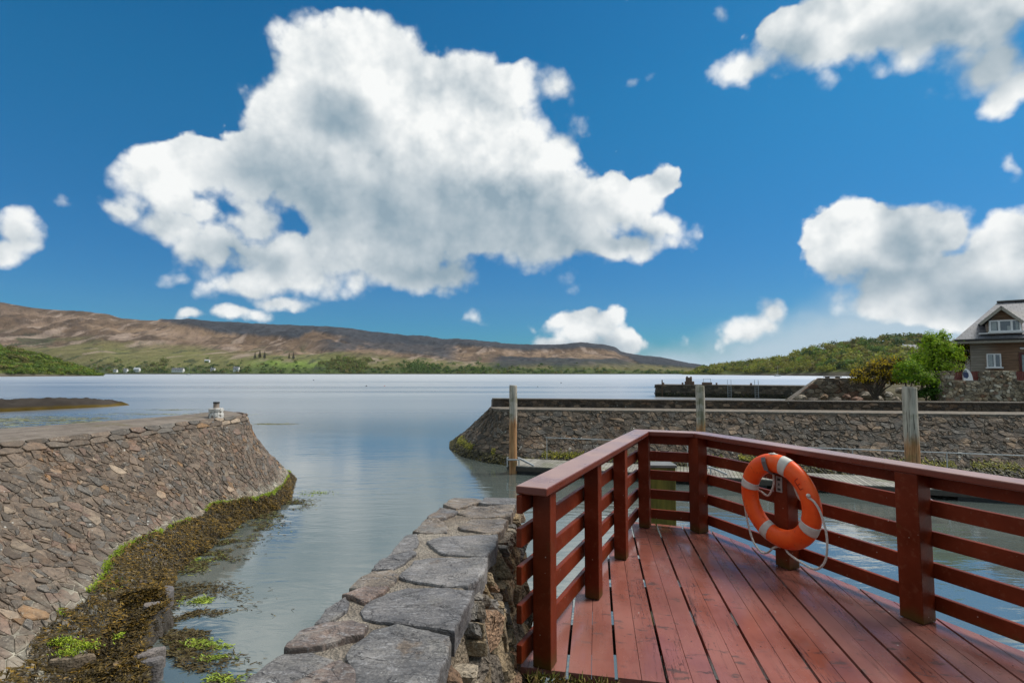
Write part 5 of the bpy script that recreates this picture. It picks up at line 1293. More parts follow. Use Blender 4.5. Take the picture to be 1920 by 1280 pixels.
def slate_fn(t, i, P):
    pos = t.pos(); col = t.attr('Col'); n = t.noise(pos, 7, 7, .66)
    fol = t.noise(t.scale(pos, (16, 46, 16)), 1.0, 6, .62, 1.2)
    col = t.mix(t.step(n, .3, .72), t.vm('MULTIPLY', col, (.66, .66, .68)), t.vm('MULTIPLY', col, (1.35, 1.33, 1.30)))
    col = t.mix(t.m('MULTIPLY', t.step(fol, .50, .64), .5), col, (0.30, 0.295, 0.30))
    col = t.mix(t.m('MULTIPLY', t.step(t.noise(pos, 5, 6, .7), .60, .70), .6), col, (0.16, 0.105, 0.06))
    col = t.mix(t.step(t.voro(pos, 30), .11, .07), col, (0.36, 0.35, 0.33))
    vein = t.m('ABSOLUTE', t.m('SUBTRACT', t.noise(t.scale(pos, (5, 9, 5)), 1.0, 5, .55, .8), .5))
    col = t.mix(t.m('MULTIPLY', t.step(vein, .010, .003), .8), col, (0.045, 0.04, 0.04))
    P('Base Color', col); P('Roughness', t.step(n, .3, .7, .48, .72)); P('Specular IOR Level', .4)
    col = t.mix(t.m('MULTIPLY', t.step(fol, .42, .32), .35), col, (0.05, 0.048, 0.05)); gr = t.m('ADD', t.noise(pos, 110, 4, .7), t.m('MULTIPLY', t.m('SUBTRACT', t.noise(pos, 6, 3), .5), .5)); col = t.mix(t.m('MULTIPLY', t.step(t.noise(pos, 3.4, 5, .7), .54, .62), .5), col, (.22, .205, .185)); col = t.mix(t.m('MULTIPLY', t.step(t.noise(pos, 2.1, 5, .7), .60, .70), .6), col, (.17, .115, .075)); col = t.mix(t.step(gr, .40, .62), t.vm('MULTIPLY', col, (.70, .70, .71)), t.vm('MULTIPLY', col, (1.28, 1.27, 1.25))); t.put(t.n['Principled BSDF'].inputs['Base Color'], col)
    P('Normal', t.bump(t.m('ADD', t.m('MULTIPLY', fol, 1.6), t.m('ADD', t.m('MULTIPLY', t.noise(pos, 60, 6, .65), .45), t.m('MULTIPLY', t.step(vein, .0, .012), .35))), .8, .012))
sb.build('coping_slabs', material('slate_coping', slate_fn), cw)

# quay ground where the photographer stands
def quay_ground():
    n, m = 90, 60; xs = np.linspace(-.35, 9, n)[:, None] * np.ones((1, m)); ys = np.linspace(-6, 0, m)[None, :] * np.ones((n, 1))
    ymax = np.minimum(near0.y - .012 + (xs - near0.x) * nd.y / nd.x, 2.98); t_ = (ys + 6) / 6; Y = -6 + (ymax + 6) * t_ ** .55
    z_ = DZ - .065 + .06 * (fbm(xs * 4, Y * 4, 5, 3) - .5) + .05 * (fbm(xs * 14, Y * 14, 4, 8) - .5)
    z_[:, -1] = DZ - .9
    o = grid_mesh('ground', np.stack([xs, Y, z_], -1), stone_mat('quay_soil', lichen=.3, scale=3, mortar=((0.10, 0.075, 0.045), (0.22, 0.18, 0.125)), bumpd=.04))
    tag(o, kind='structure')
quay_ground()
gb = MB(); rng = random.Random(4); ps = [[(u, v) for u, v in p_] for p_ in cells(2.6, .30, .17, .13, rng, .9)]
stones(gb, ps, lambda u, v, h: Vector((.22 + u * nd.x, near0.y + (.22 + u - near0.x) * nd.y - .33 + v, DZ - .085 + h)), rng, ([(0.14, 0.115, 0.085), (0.19, 0.165, 0.13), (0.12, 0.10, 0.07)], [1, 1, 1]), gap=.012, h=(.02, .05), rough=.01)
tag(gb.build('stone_edging', M_rub), 'low rubble edging along the near edge of the platform', 'edging')
ws = MB(); rng = random.Random(9)
for _ in range(500):
    x_ = rng.uniform(.08, .55); y = near0.y - .03 - abs(rng.gauss(0, .10)) + (x_ - near0.x) * nd.y
    frond(ws, (x_, y, DZ - .03), rnd_dir() + Vector((0, 0, .5)), rng.uniform(.02, .06), .003, Vector((0, -.5, .8)), rng, rng.choice([(0.20, 0.15, 0.04), (0.10, 0.11, 0.02), (0.14, 0.09, 0.04)]))
tag(ws.build('moss', M_weed), 'moss and dry litter at the foot of the first railing post', 'moss', kind='stuff')

# ------------------------------------------------------------------ quay behind the breakwater
def back_quay():
    n, m = 80, 40; u = np.linspace(0, 1, n)[:, None] * np.ones((1, m)); v = np.linspace(0, 1, m)[None, :] * np.ones((n, 1))
    X0 = 18 + 40 * u; Yn = 26.6 + (X0 - 18) * -.12 ; X = X0; Y = Yn + v * 55
    Xe = 19.5 + v * 21                                     # water side of the quay runs away to the right
    X = Xe + u * (60 - Xe)
    Y = 27.6 - (X - 19.5) * .10 * (1 - v) + v * 42
    z_ = (1.85 + 1.1 * sstep(0.0, .09, v) + .3 * v + 1.1 * sstep(.0, .5, u) * sstep(0, .3, v)) * sstep(0, .06, u) - .4 * (1 - sstep(0, .06, u)) + .5 * (fbm(X / 1.4, Y / 1.4, 5, 6) - .5)
    A = fbm(X / 1.2, Y / 1.2, 5, 4)[..., None]
    c = np.array((0.10, 0.085, 0.05)) * (.4 + 1.2 * A)
    o = grid_mesh('back_quay', np.stack([X, Y, z_], -1), M_ground, c); tag(o, kind='structure')
back_quay()
# rubble bank: boulders heaped behind the parapet
M_boul = stone_mat('bank_boulder', lichen=.5, scale=.8, bumpd=.04)
def boulder(c, r, rng, col):
    mb = MB(); n, m = 10, 7; vs = []; s0 = rng.randint(0, 999)
    sx, sy, sz = rng.uniform(.8, 1.4), rng.uniform(.7, 1.1), rng.uniform(.55, .9)
    for j in range(m):
        ph = -math.pi / 2 + math.pi * j / (m - 1)
        for i in range(n):
            th = 2 * math.pi * i / n; k = r * (.45 + 1.1 * float(fbm(math.cos(th) * 1.6 + 5, math.sin(ph) * 2 + math.sin(th) * 1.6, 3, s0)))
            vs.append((c[0] + k * sx * math.cos(ph) * math.cos(th), c[1] + k * sy * math.cos(ph) * math.sin(th), c[2] + k * sz * math.sin(ph)))
    mb.add(vs, [(j * n + i, j * n + (i + 1) % n, (j + 1) * n + (i + 1) % n, (j + 1) * n + i) for j in range(m - 1) for i in range(n)], col)
    return mb
rng = random.Random(14)
BOULD = [(1478, 748, .38, 'd'), (1502, 742, .42, 'p'), (1524, 747, .45, 'd'), (1545, 741, .38, 'b'), (1566, 746, .5, 'd'), (1588, 740, .45, 'r'), (1607, 746, .42, 'r'), (1622, 737, .5, 'p'), (1640, 728, .55, 'w'), (1646, 745, .5, 'p'), (1664, 736, .5, 'w'), (1680, 746, .45, 'p'), (1688, 728, .45, 'p'), (1612, 722, .5, 'p'), (1572, 730, .5, 'd'), (1597, 727, .45, 'b')]
bn = {'d': 'dark', 'p': 'pale', 'b': 'brown', 'r': 'reddish', 'w': 'whitish'}
colb = {'d': (0.11, 0.088, 0.068), 'p': (0.34, 0.285, 0.22), 'b': (0.20, 0.14, 0.09), 'r': (0.23, 0.13, 0.088), 'w': (0.46, 0.41, 0.34)}
for i, (px, py, r, k) in enumerate(BOULD):
    y = 31.5 + (752 - py) * .12; p_ = PY(px, py, y); k2 = rng.uniform(.85, 1.15)
    o = boulder(p_ + Vector((0, 0, -.12)), r * .62, rng, tuple(q * k2 for q in colb[k])).build('boulder', M_boul)
    where = 'at the left foot of the rubble bank' if px < 1540 else ('in the middle of the rubble bank below the bench' if px < 1600 else 'at the right of the rubble bank under the gorse')
    tag(o, bn[k] + ' boulder ' + where, 'boulder', bn[k] + ' boulders ' + where)
# stone ramp wall with a sloping coping
rw = empty('ramp_wall', PY(1530, 730, 34)); tag(rw, 'rubble wall with a sloping coping rising behind the parapet', 'stone wall')
a, b, c, d = PY(1475, 757, 33.5), PY(1527, 714, 34), PY(1625, 713, 34.5), PY(1640, 757, 34.5)
mb = MB(); rng = random.Random(15)
def rw_pt(u, v, h): return Vector((a.x + (d.x - a.x) * u / 6, a.y - .05 - h, 4.4 - (708 - 698) / F * 34 - v))
polys = []
for p_ in cells(6, 2.0, .42, .26, rng, .95):
    q = p_
    s1 = (52 / 165) * 6
    q = clip(q, -1.6 / 1.0, -s1 / 1.0 * 1.0, -(1.6 * s1) * 1.02) if True else q
    if len(q) >= 3: polys.append(q)
stones(mb, polys, rw_pt, rng, ([(0.24, 0.185, 0.13), (0.15, 0.115, 0.082), (0.34, 0.28, 0.21), (0.20, 0.115, 0.075)], [4, 3, 2, 1]), gap=.014, h=(.02, .08), tilt=.2, base=-.1)
mb.build('facing_stones', M_boul, rw)
mb = MB()
for (p_, q) in ((a, b), (b, c)): mb.bar(Vector((p_.x, a.y + .22, p_.z + .03)), Vector((q.x, a.y + .22, q.z + .03)), .62, .12)
mb.add([(a.x, a.y, a.z - .05), (b.x, a.y, b.z - .05), (c.x, a.y, c.z - .05), (d.x, a.y, d.z - .1), (a.x, a.y + .5, a.z - .05), (b.x, a.y + .5, b.z - .05), (c.x, a.y + .5, c.z - .05), (d.x, a.y + .5, d.z - .1)], [(0, 1, 2, 3), (7, 6, 5, 4), (0, 4, 5, 1), (1, 5, 6, 2), (2, 6, 7, 3), (3, 7, 4, 0)])
mb.build('coping', M_conc, rw)
# bench on top of the ramp wall
be_ = PY(1561, 712.5, 34.4); bench = empty('bench', be_); tag(bench, 'small dark bench on top of the rubble wall by the gorse', 'bench')
M_dwood = plain('dark_timber', (0.06, 0.045, 0.035), .8)
for sx in (-.33, .33):
    mb = MB(); mb.abox(be_.x + sx - .06, be_.x + sx + .06, be_.y - .16, be_.y + .16, be_.z - .1, be_.z + .2); mb.build('leg', M_dwood, bench)
mb = MB(); mb.abox(be_.x - .48, be_.x + .48, be_.y - .2, be_.y + .2, be_.z + .2, be_.z + .245); mb.build('seat', M_dwood, bench, bevel=.005)

# ------------------------------------------------------------------ old pier in the middle distance
def old_pier():
    YP = 98.0
    l = PY(1229, 721, YP); zt = l.z; x0 = l.x; x1 = PY(1560, 721, 80).x + 6
    root = empty('old_stone_pier', (x0, YP, 0)); tag(root, 'long dark ruined stone pier reaching out beyond the breakwater', 'pier')
    mb = MB(); A = Vector((x0, YP, 0)); B = Vector((x0 + 42, YP - 17, 0)); d = (B - A).normalized(); n_ = Vector((-d.y, d.x, 0))
    rng = random.Random(19)
    L_ = (B - A).length
    core = MB(); core.box((A + B) / 2 + n_ * 2.5 + Vector((0, 0, (zt - .1 - 1) / 2)), (d, n_, (0, 0, 1)), (L_, 5, zt + .9)); core.build('core', M_bw_m, root)
    H = zt + .2
    stones(mb, cells(L_, H, .95, .42, rng, .7), lambda u, v, h: A + d * u - n_ * (h * 1.6 + .02) + Vector((0, 0, zt - v)), rng, ([(0.13, 0.10, 0.072), (0.085, 0.068, 0.052), (0.19, 0.145, 0.10)], [4, 4, 2]), gap=.03, h=(.02, .08), rough=.02)
    stones(mb, cells(5, H, .95, .42, rng, .7), lambda u, v, h: A + n_ * (5 - u) - d * (h * 1.6 + .02) + Vector((0, 0, zt - v)), rng, ([(0.075, 0.058, 0.045), (0.045, 0.038, 0.032)], [1, 1]), gap=.03, h=(.02, .08), rough=.02)
    mb.build('facing_stones', stone_mat('old_pier_stone', lichen=.1, tide=(.75, .6), scale=.5), root)
    cp = MB(); cp.box((A + B) / 2 + n_ * 2.5 + Vector((0, 0, zt - .04)), (d, n_, (0, 0, 1)), (L_ + .3, 5.3, .16)); cp.build('cope', M_conc, root, bevel=.03)
    def on(px, off=.7):
        r = ray(px, 700); k = (A.x * d.y - A.y * d.x) / (r.x * d.y - r.y * d.x)
        return Vector((r.x * k, r.y * k, zt + .04)) + n_ * off
    M_brn = plain('rusty_iron', (0.13, 0.075, 0.045), .8); M_blk = stone_mat('block_stone', lichen=0, mortar=((0.12, 0.07, 0.05), (0.20, 0.13, 0.09)))
    p_ = on(1292); r0 = empty('stone_pillar', p_); mb = MB(); mb.box(p_ + Vector((0, 0, .30)), (d, n_, (0, 0, 1)), (1.6, 1.2, .62)); mb.build('base', M_blk, r0, bevel=.06)
    mb = MB(); mb.box(p_ + Vector((-.1, 0, .95)), (d, n_, (0, 0, 1)), (1.05, .9, .7)); mb.box(p_ + Vector((-.42, 0, 1.4)), (d, n_, (0, 0, 1)), (.28, .6, .25)); mb.box(p_ + Vector((.28, 0, 1.38)), (d, n_, (0, 0, 1)), (.26, .6, .2)); mb.build('shaft', M_blk, r0, bevel=.05)
    tag(r0, 'ruined brown stone pillar with a notched top on the old pier', 'stone pillar')
    p_ = on(1325); r0 = empty('stone_block', p_); mb = MB(); mb.box(p_ + Vector((0, 0, .22)), (d, n_, (0, 0, 1)), (1.7, 1.2, .44)); mb.build('block', M_blk, r0, bevel=.06)
    mb = MB(); 
    for sx in (-.6, .6): mb.bar(p_ + d * sx + Vector((0, 0, .4)), p_ + d * sx + Vector((0, 0, 1.1)), .05, .05, up=(1, 0, 0))
    mb.bar(p_ - d * .6 + Vector((0, 0, 1.08)), p_ + d * .6 + Vector((0, 0, 1.08)), .05, .05); mb.build('frame', M_galv, r0)
    tag(r0, 'low brown stone block with a thin metal frame on the old pier', 'stone block')
    p_ = on(1241.5, -.2); r0 = empty('mooring_post', p_); mb = MB(); mb.tube([p_ - Vector((0, 0, 2.2)), p_ + Vector((0, 0, .85))], .11, 8); mb.build('post', M_brn, r0); mb = MB(); mb.tube([p_ + Vector((.35, .4, 0)), p_ + Vector((.35, .4, .35))], .16, 8, radii=[.2, .13]); mb.build('stump', M_brn, r0)
    tag(r0, 'thin dark mooring post at the left end of the old pier', 'mooring post')
    for px, lab in ((1279, 'small iron bollard left of the ruined pillar on the old pier'), (1343, 'small iron bollard right of the low stone block on the old pier'), (1408, 'small iron bollard beside the right ladder on the old pier')):
        p_ = on(px); mb = MB(); mb.tube([p_ - Vector((0, 0, .02)), p_ + Vector((0, 0, .2)), p_ + Vector((0, 0, .3)), p_ + Vector((0, 0, .38))], .2, 10, radii=[.2, .13, .2, .12]); tag(mb.build('iron_bollard', M_brn, smooth=False), lab, 'bollard', 'bollards on the old pier')
    for px, lab in ((1367, 'left steel ladder with two hooped grips on the old pier'), (1418, 'right steel ladder with hooped grips on the old pier')):
        p_ = on(px, -.18); r0 = empty('steel_ladder', p_); mb = MB()
        for sx in (-.28, .28):
            mb.tube([p_ + d * sx + Vector((0, 0, -2.2)), p_ + d * sx + Vector((0, 0, .75)), p_ + d * sx + n_ * .15 + Vector((0, 0, .95)), p_ + d * sx + n_ * .5 + Vector((0, 0, .9)), p_ + d * sx + n_ * .6 + Vector((0, 0, 0))], .035, 6)
        mb.build('grab_rail', M_galv, r0); mb = MB()
        for q in range(7): mb.tube([p_ - d * .28 + Vector((0, 0, -2 + q * .3)), p_ + d * .28 + Vector((0, 0, -2 + q * .3))], .025, 5)
        mb.build('rungs', M_galv, r0); tag(r0, lab, 'ladder', 'ladders on the old pier')
old_pier()

# ------------------------------------------------------------------ timber clad house on the right
YH = 0.0
HA = R(38); HO = PY(1819, 698, 33.0); HF = Vector((math.cos(HA), -math.sin(HA), 0)); HI = Vector((math.sin(HA), math.cos(HA), 0))   # along the front, into the house
def HP(px, py, ly=0.0):                                  # point on the plane ly metres behind the front, in the house's own coordinates
    r = ray(px, py); k = (HO.dot(HI) + ly) / r.dot(HI); w_ = r * k
    return Vector(((w_ - Vector((HO.x, HO.y, 0))).dot(HF), ly, HC + w_.z))
LOCAL[0] = True
house = empty('timber_house', (HO.x, HO.y, 0), -HA); tag(house, 'timber clad house with slate roof and white dormer windows at the right edge', 'house')
def clad_fn(t, i, P):
    pos = t.new('ShaderNodeTexCoord').outputs['Object']; X, Y, Z_ = t.sep(pos)[:3]
    bd_ = t.m('FRACT', t.m('DIVIDE', Z_, .16)); row = t.m('FLOOR', t.m('DIVIDE', Z_, .16))
    wn_ = t.new('ShaderNodeTexWhiteNoise', noise_dimensions='1D'); t.put(wn_.inputs[1], row)
    n = t.noise(t.scale(pos, (.8, .8, 8)), 1.4, 6, .6); big = t.noise(t.scale(pos, (.35, .35, .3)), 1.0, 3)
    warm = t.step(X, HP(1835, 650).x, HP(1875, 650).x)
    col = t.mix(t.step(n, .3, .7), (0.25, 0.215, 0.175), (0.39, 0.345, 0.29)); red = t.mix(t.step(n, .3, .7), (0.21, 0.122, 0.074), (0.36, 0.21, 0.125))
    col = t.mix(t.m('MULTIPLY', warm, t.step(big, .25, .5)), col, red); col = t.mix(t.m('MULTIPLY', wn_.outputs[0], .4), col, t.vm('MULTIPLY', col, (.6, .6, .6)))
    col = t.mix(t.step(bd_, .10, .04), col, (0.02, 0.016, 0.013)); P('Base Color', col); P('Roughness', .8); P('Normal', t.bump(bd_, .6, .02))
M_clad = material('weathered_cladding', clad_fn)
def slate_roof_fn(t, i, P):
    pos = t.new('ShaderNodeTexCoord').outputs['Object']; Z_ = t.sep(pos)[2]; br = t.new('ShaderNodeTexBrick'); br.inputs['Scale'].default_value = 1.0
    cb = t.new('ShaderNodeCombineXYZ'); t.put(cb.inputs[0], t.sep(pos)[0]); t.put(cb.inputs[1], t.m('MULTIPLY', Z_, 1.5)); t.l.new(cb.outputs[0], br.inputs['Vector'])
    br.inputs['Brick Width'].default_value = .30; br.inputs['Row Height'].default_value = .22; br.inputs['Mortar Size'].default_value = .010; br.inputs['Bias'].default_value = 0
    br.inputs['Color1'].default_value = (.095, .10, .115, 1); br.inputs['Color2'].default_value = (.165, .167, .185, 1); br.inputs['Mortar'].default_value = (.04, .04, .045, 1)
    n = t.noise(pos, .8, 5, .6); P('Base Color', t.mix(t.m('MULTIPLY', t.step(n, .5, .7), .4), br.outputs[0], (0.20, 0.17, 0.13))); P('Roughness', .5); P('Normal', t.bump(br.outputs['Fac'], .5, .015))
M_rslate = material('house_slates', slate_roof_fn)
M_trim = plain('pale_timber_trim', (0.36, 0.33, 0.28), .7, var=.15)
M_gut = plain('dark_gutter', (0.03, 0.03, 0.032), .5)
M_upvc = plain('white_window_frame', (0.80, 0.80, 0.80), .4, var=.03)
M_curt = plain('pale_curtain', (0.50, 0.52, 0.47), .9, var=.2, scale=9)
wx0 = HP(1819, 650).x; wx1 = wx0 + 13; ez = HP(1819, 640).z; fz = 2.6; DEP = 7.5
mb = MB(); mb.abox(wx0, wx1, YH, YH + DEP, fz - .6, ez); mb.build('wall', M_clad, house)
el = HP(1789, 637, YH - .55); yr = YH + DEP / 2; rg = HP(1871, 567, yr); zr_ = rg.z; xr1 = wx1 + .5
yb = YH + DEP + .55
def quad(mb, ps, th, col=None):
    ps = [Vector(p_) for p_ in ps]; n_ = (ps[1] - ps[0]).cross(ps[2] - ps[0]).normalized(); n_ = n_ if n_.z > 0 else -n_
    k = len(ps); vs = ps + [p_ - n_ * th for p_ in ps]
    mb.add(vs, [tuple(range(k)), tuple(range(2 * k - 1, k - 1, -1))] + [(i, i + k, (i + 1) % k + k, (i + 1) % k) for i in range(k)], col)
rm = MB(); quad(rm, [(el.x, YH - .55, el.z), (xr1, YH - .55, el.z), (xr1, yr, zr_), (rg.x, yr, zr_)], .12)
quad(rm, [(el.x, yb, el.z), (el.x, YH - .55, el.z), (rg.x, yr, zr_)], .12); quad(rm, [(xr1, yb, el.z), (el.x, yb, el.z), (rg.x, yr, zr_), (xr1, yr, zr_)], .12)
roof = rm.build('roof', M_rslate, house)
mb = MB(); mb.bar((rg.x - .05, yr, zr_ + .04), (xr1, yr, zr_ + .04), .28, .1); mb.build('ridge_tiles', plain('ridge_tile', (0.10, 0.09, 0.085), .7), roof)
mb = MB(); mb.bar((el.x - .02, YH - .60, el.z - .15), (xr1, YH - .60, el.z - .15), .05, .17); mb.bar((el.x - .03, YH - .58, el.z - .15), (el.x - .03, yb, el.z - .15), .05, .17); mb.build('fascia', M_trim, roof)
mb = MB(); mb.tube([(el.x - .02, YH - .66, el.z - .04), (xr1, YH - .66, el.z - .04)], .065, 8); mb.build('gutter', M_gut, roof)
mb = MB(); mb.abox(el.x + .02, xr1, YH - .55, YH + .02, el.z - .26, el.z - .235); mb.build('soffit', M_trim, roof)
# dormer
YD = YH - .10
dl = HP(1853, 626, YD); dr_ = HP(1918, 622, YD); ap = HP(1874, 574.5, YD - .35); aplx = ap.x
xl, xrr = dl.x - .10, 2 * aplx - HP(1838, 604, YD - .35).x
evl = HP(1837, 604.5, YD - .35); evr = Vector((HP(1919, 597, YD - .35).x, YD - .35, HP(1919, 597, YD - .35).z))
# the gable is symmetrical about its middle; ridge runs straight back
evr = Vector((2 * HP(1877, 600, YD - .35).x - evl.x, YD - .35, evl.z)); apx = HP(1877, 573, YD - .35)
dorm = MB(); x0d, x1d = HP(1850, 620, YD).x, HP(1917, 620, YD).x
zb = HP(1870, 630, YD).z - .35
dorm.add([(x0d, YD, zb), (x1d, YD, zb), (x1d, YD, evl.z - .05), (apx.x, YD, apx.z - .22), (x0d, YD, evl.z - .05), (x0d, yr, zb), (x1d, yr, zb), (x1d, yr, evl.z - .05), (apx.x, yr, apx.z - .22), (x0d, yr, evl.z - .05)],
         [(0, 1, 2, 3, 4), (0, 4, 9, 5), (1, 6, 7, 2), (9, 8, 7, 6, 5)])
dormer = dorm.build('dormer', M_clad, house)
dm = MB(); quad(dm, [tuple(evl), tuple(apx), (apx.x, yr + .6, apx.z), (evl.x, yr + .6, evl.z)], .08); quad(dm, [tuple(apx), tuple(evr), (evr.x, yr + .6, evr.z), (apx.x, yr + .6, apx.z)], .08)
dm.build('dormer_roof', M_rslate, dormer)
mb = MB()
for (p_, q) in ((evl, apx), (apx, evr)): mb.bar(Vector((p_.x, YD - .37, p_.z - .12)), Vector((q.x, YD - .37, q.z - .12)), .05, .16)
mb.build('barge_board', M_trim, dormer)
def window(parent, x0, x1, z0, z1, y, splits, curtains, fr=.07):
    w_ = MB(); w_.abox(x0, x1, y - .05, y + .03, z0, z0 + fr); w_.abox(x0, x1, y - .05, y + .03, z1 - fr, z1)
    xs = [x0] + list(splits) + [x1]
    for k, q in enumerate(xs):
        a, b = (q, q + fr) if k == 0 else ((q - fr, q) if k == len(xs) - 1 else (q - fr * .7, q + fr * .7)); w_.abox(a, b, y - .048, y + .028, z0 + fr, z1 - fr)
    w_.abox(x0 - .08, x1 + .08, y - .13, y - .052, z0 - .05, z0 + .03)
    wo = w_.build('window', M_upvc, parent)
    for k in range(len(xs) - 1):
        g = MB(); g.abox(xs[k] + fr * .7, xs[k + 1] - fr * .7, y - .01, y + .004, z0 + fr * .9, z1 - fr * .9); g.build('pane', M_hglass, wo)
    if True:
        c = MB()
        for (a, b, zz0, zz1) in curtains:
            n = 7
            for q in range(n): xa = a + (b - a) * q / n; xb = a + (b - a) * (q + 1) / n; o_ = .02 * (q % 2); c.add([(xa, y + .10 + o_, zz0), (xb, y + .12 - o_, zz0), (xb, y + .12 - o_, zz1), (xa, y + .10 + o_, zz1)], [(0, 1, 2, 3)])
        if c.v: c.build('curtain', M_curt, wo)
    return wo
def hglass_fn(t, i, P):
    tr = t.new('ShaderNodeBsdfTransparent'); gl = t.new('ShaderNodeBsdfGlossy'); gl.inputs['Roughness'].default_value = .03
    ms = t.new('ShaderNodeMixShader'); ms.inputs[0].default_value = .12
    t.l.new(tr.outputs[0], ms.inputs[1]); t.l.new(gl.outputs[0], ms.inputs[2]); t.l.new(ms.outputs[0], t.n['Material Output'].inputs[0])
M_hglass = material('house_glass', hglass_fn)
M_room = plain('dark_room', (0.02, 0.02, 0.022), .9)
wa = HP(1855, 623, YD); wb = HP(1913, 599, YD)
rmb = MB(); rmb.abox(wa.x, wb.x, YD - .004, YD + .0, wa.z, wb.z)
bx = MB(); bx.abox(wa.x + .03, wb.x - .03, YD - .060, YD - .006, wa.z + .03, wb.z - .03)
s1 = HP(1872.5, 610, YD).x; s2 = HP(1896, 610, YD).x
wd = window(dormer, wa.x, wb.x, wa.z, wb.z, YD - .20, (s1, s2), [(wa.x + .1, s1 - .1, wa.z + .08, wb.z - .08), (s2 + .18, wb.x - .1, wa.z + .08, wb.z - .08), (s1 + .36, s1 + .56, wa.z + .08, wa.z + .34)])
bx2 = MB(); bx2.abox(wa.x + .02, wb.x - .02, YD - .045, YD - .003, wa.z + .02, wb.z - .02); bx2.build('room_back', M_room, wd)
sd_ = MB(); sd_.abox(wa.x - .02, wa.x + .04, YD - .19, YD, wa.z, wb.z); sd_.abox(wb.x - .04, wb.x + .02, YD - .19, YD, wa.z, wb.z); sd_.abox(wa.x - .02, wb.x + .02, YD - .19, YD, wb.z - .05, wb.z + .01); sd_.abox(wa.x - .5, wb.x + .2, YD - .30, YD, wa.z - .10, wa.z - .04); sd_.build('surround', M_upvc, wd)
w1a = HP(1850.5, 689, YH); w1b = HP(1876, 663, YH); sp = HP(1864.5, 680, YH).x
w2_ = window(house, w1a.x, w1b.x, w1a.z, w1b.z, YH - .16, (sp,), [(w1a.x + .1, sp - .08, w1a.z + .08, w1b.z - .08)], .06)
b2 = MB(); b2.abox(w1a.x + .02, w1b.x - .02, YH - .03, YH - .003, w1a.z + .02, w1b.z - .02); b2.build('room_back', M_room, w2_)
b2 = MB(); b2.abox(w1a.x - .01, w1a.x + .03, YH - .15, YH, w1a.z, w1b.z); b2.abox(w1b.x - .03, w1b.x + .01, YH - .15, YH, w1a.z, w1b.z); b2.abox(w1a.x - .01, w1b.x + .01, YH - .15, YH, w1b.z - .03, w1b.z + .008); b2.abox(w1a.x - .01, w1b.x + .01, YH - .15, YH, w1a.z - .008, w1a.z + .03); b2.build('surround', M_upvc, w2_)
# door at the picture's edge
da = HP(1912, 700, YH); dx1 = da.x + 1.1; dz1 = HP(1912, 661, YH).z
mb = MB(); mb.abox(da.x, da.x + .12, YH - .06, YH + .02, fz, dz1); mb.abox(dx1 - .12, dx1, YH - .06, YH + .02, fz, dz1); mb.abox(da.x + .12, dx1 - .12, YH - .058, YH + .02, dz1 - .12, dz1); door = mb.build('door', plain('dark_red_door', (0.10, 0.02, 0.015), .5), house)
mb = MB(); mb.abox(da.x + .12, dx1 - .12, YH - .03, YH + .0, fz + .6, dz1 - .12); mb.build('door_glass', plain('pale_door_glass', (0.34, 0.40, 0.40), .15), door)
mb = MB(); mb.abox(da.x + .12, dx1 - .12, YH - .035, YH + .0, fz, fz + .6); mb.build('door_panel', bpy.data.materials['dark_red_door'], door)
lp = HP(1918, 653, YH); mb = MB(); mb.abox(lp.x - .14, lp.x + .14, YH - .16, YH, lp.z - .06, lp.z + .06); mb.build('wall_light', M_upvc, house, bevel=.03)

LOCAL[0] = False
# garden wall with piers, fence panels between them, paddle board
YG_ = 29.0; rng = random.Random(51)
gw = empty('garden_wall', PY(1766, 752, YG_)); tag(gw, 'pale lichened rubble garden wall with raised piers below the house', 'garden wall')
gx0 = PY(1765, 720, YG_).x; gx1 = gx0 + 12; gzt = PY(1765, 695, YG_).z; gzl = PY(1800, 713, YG_).z; gzb = 2.2
def gpx(px): return PY(px, 700, YG_).x
piers = [(gpx(1765), gpx(1789)), (gpx(1842), gpx(1905)), (gpx(1905) + 2.0, gx1)]
cr = MB(); cr.abox(gx0, gx1, YG_, YG_ + .45, gzb - .6, gzl - .02)
for (p_, q) in piers: cr.abox(p_ + .002, q, YG_ - .0, YG_ + .452, gzl - .019, gzt - .02)
M_gm = stone_mat('garden_mortar', lichen=0, mortar=((0.20, 0.17, 0.13), (0.36, 0.32, 0.26)), bumpd=.03)
cr.build('core', M_gm, gw)
st = MB(); W_ = gx1 - gx0
def inpier(x_): return any(p_ <= x_ <= q for p_, q in piers)
polys = []
for p_ in cells(W_, gzt - gzb, .25, .17, rng, 1.0):
    cx = gx0 + sum(q[0] for q in p_) / len(p_); cz = gzt - sum(q[1] for q in p_) / len(p_)
    if cz > gzl - .03 and not inpier(cx): continue
    polys.append(p_)
PG = ([(0.44, 0.37, 0.265), (0.29, 0.235, 0.165), (0.56, 0.51, 0.41), (0.17, 0.14, 0.10), (0.34, 0.22, 0.15)], [4, 4, 2.5, 2, 1])
stones(st, polys, lambda u, v, h: Vector((gx0 + u, YG_ - h, gzt - v)), rng, PG, gap=.014, h=(.015, .07), tilt=.3, rough=.012)
stones(st, cells(.45, gzt - gzb, .22, .17, rng, .9), lambda u, v, h: Vector((gx0 - h, YG_ + .45 - u, gzt - v)), rng, PG, gap=.014, h=(.015, .05))
st.build('facing_stones', stone_mat('garden_stone', lichen=.6, scale=1.2, lich_scale=6), gw)
M_fred = plain('red_fence_paint', (0.16, 0.03, 0.022), .6, var=.3)
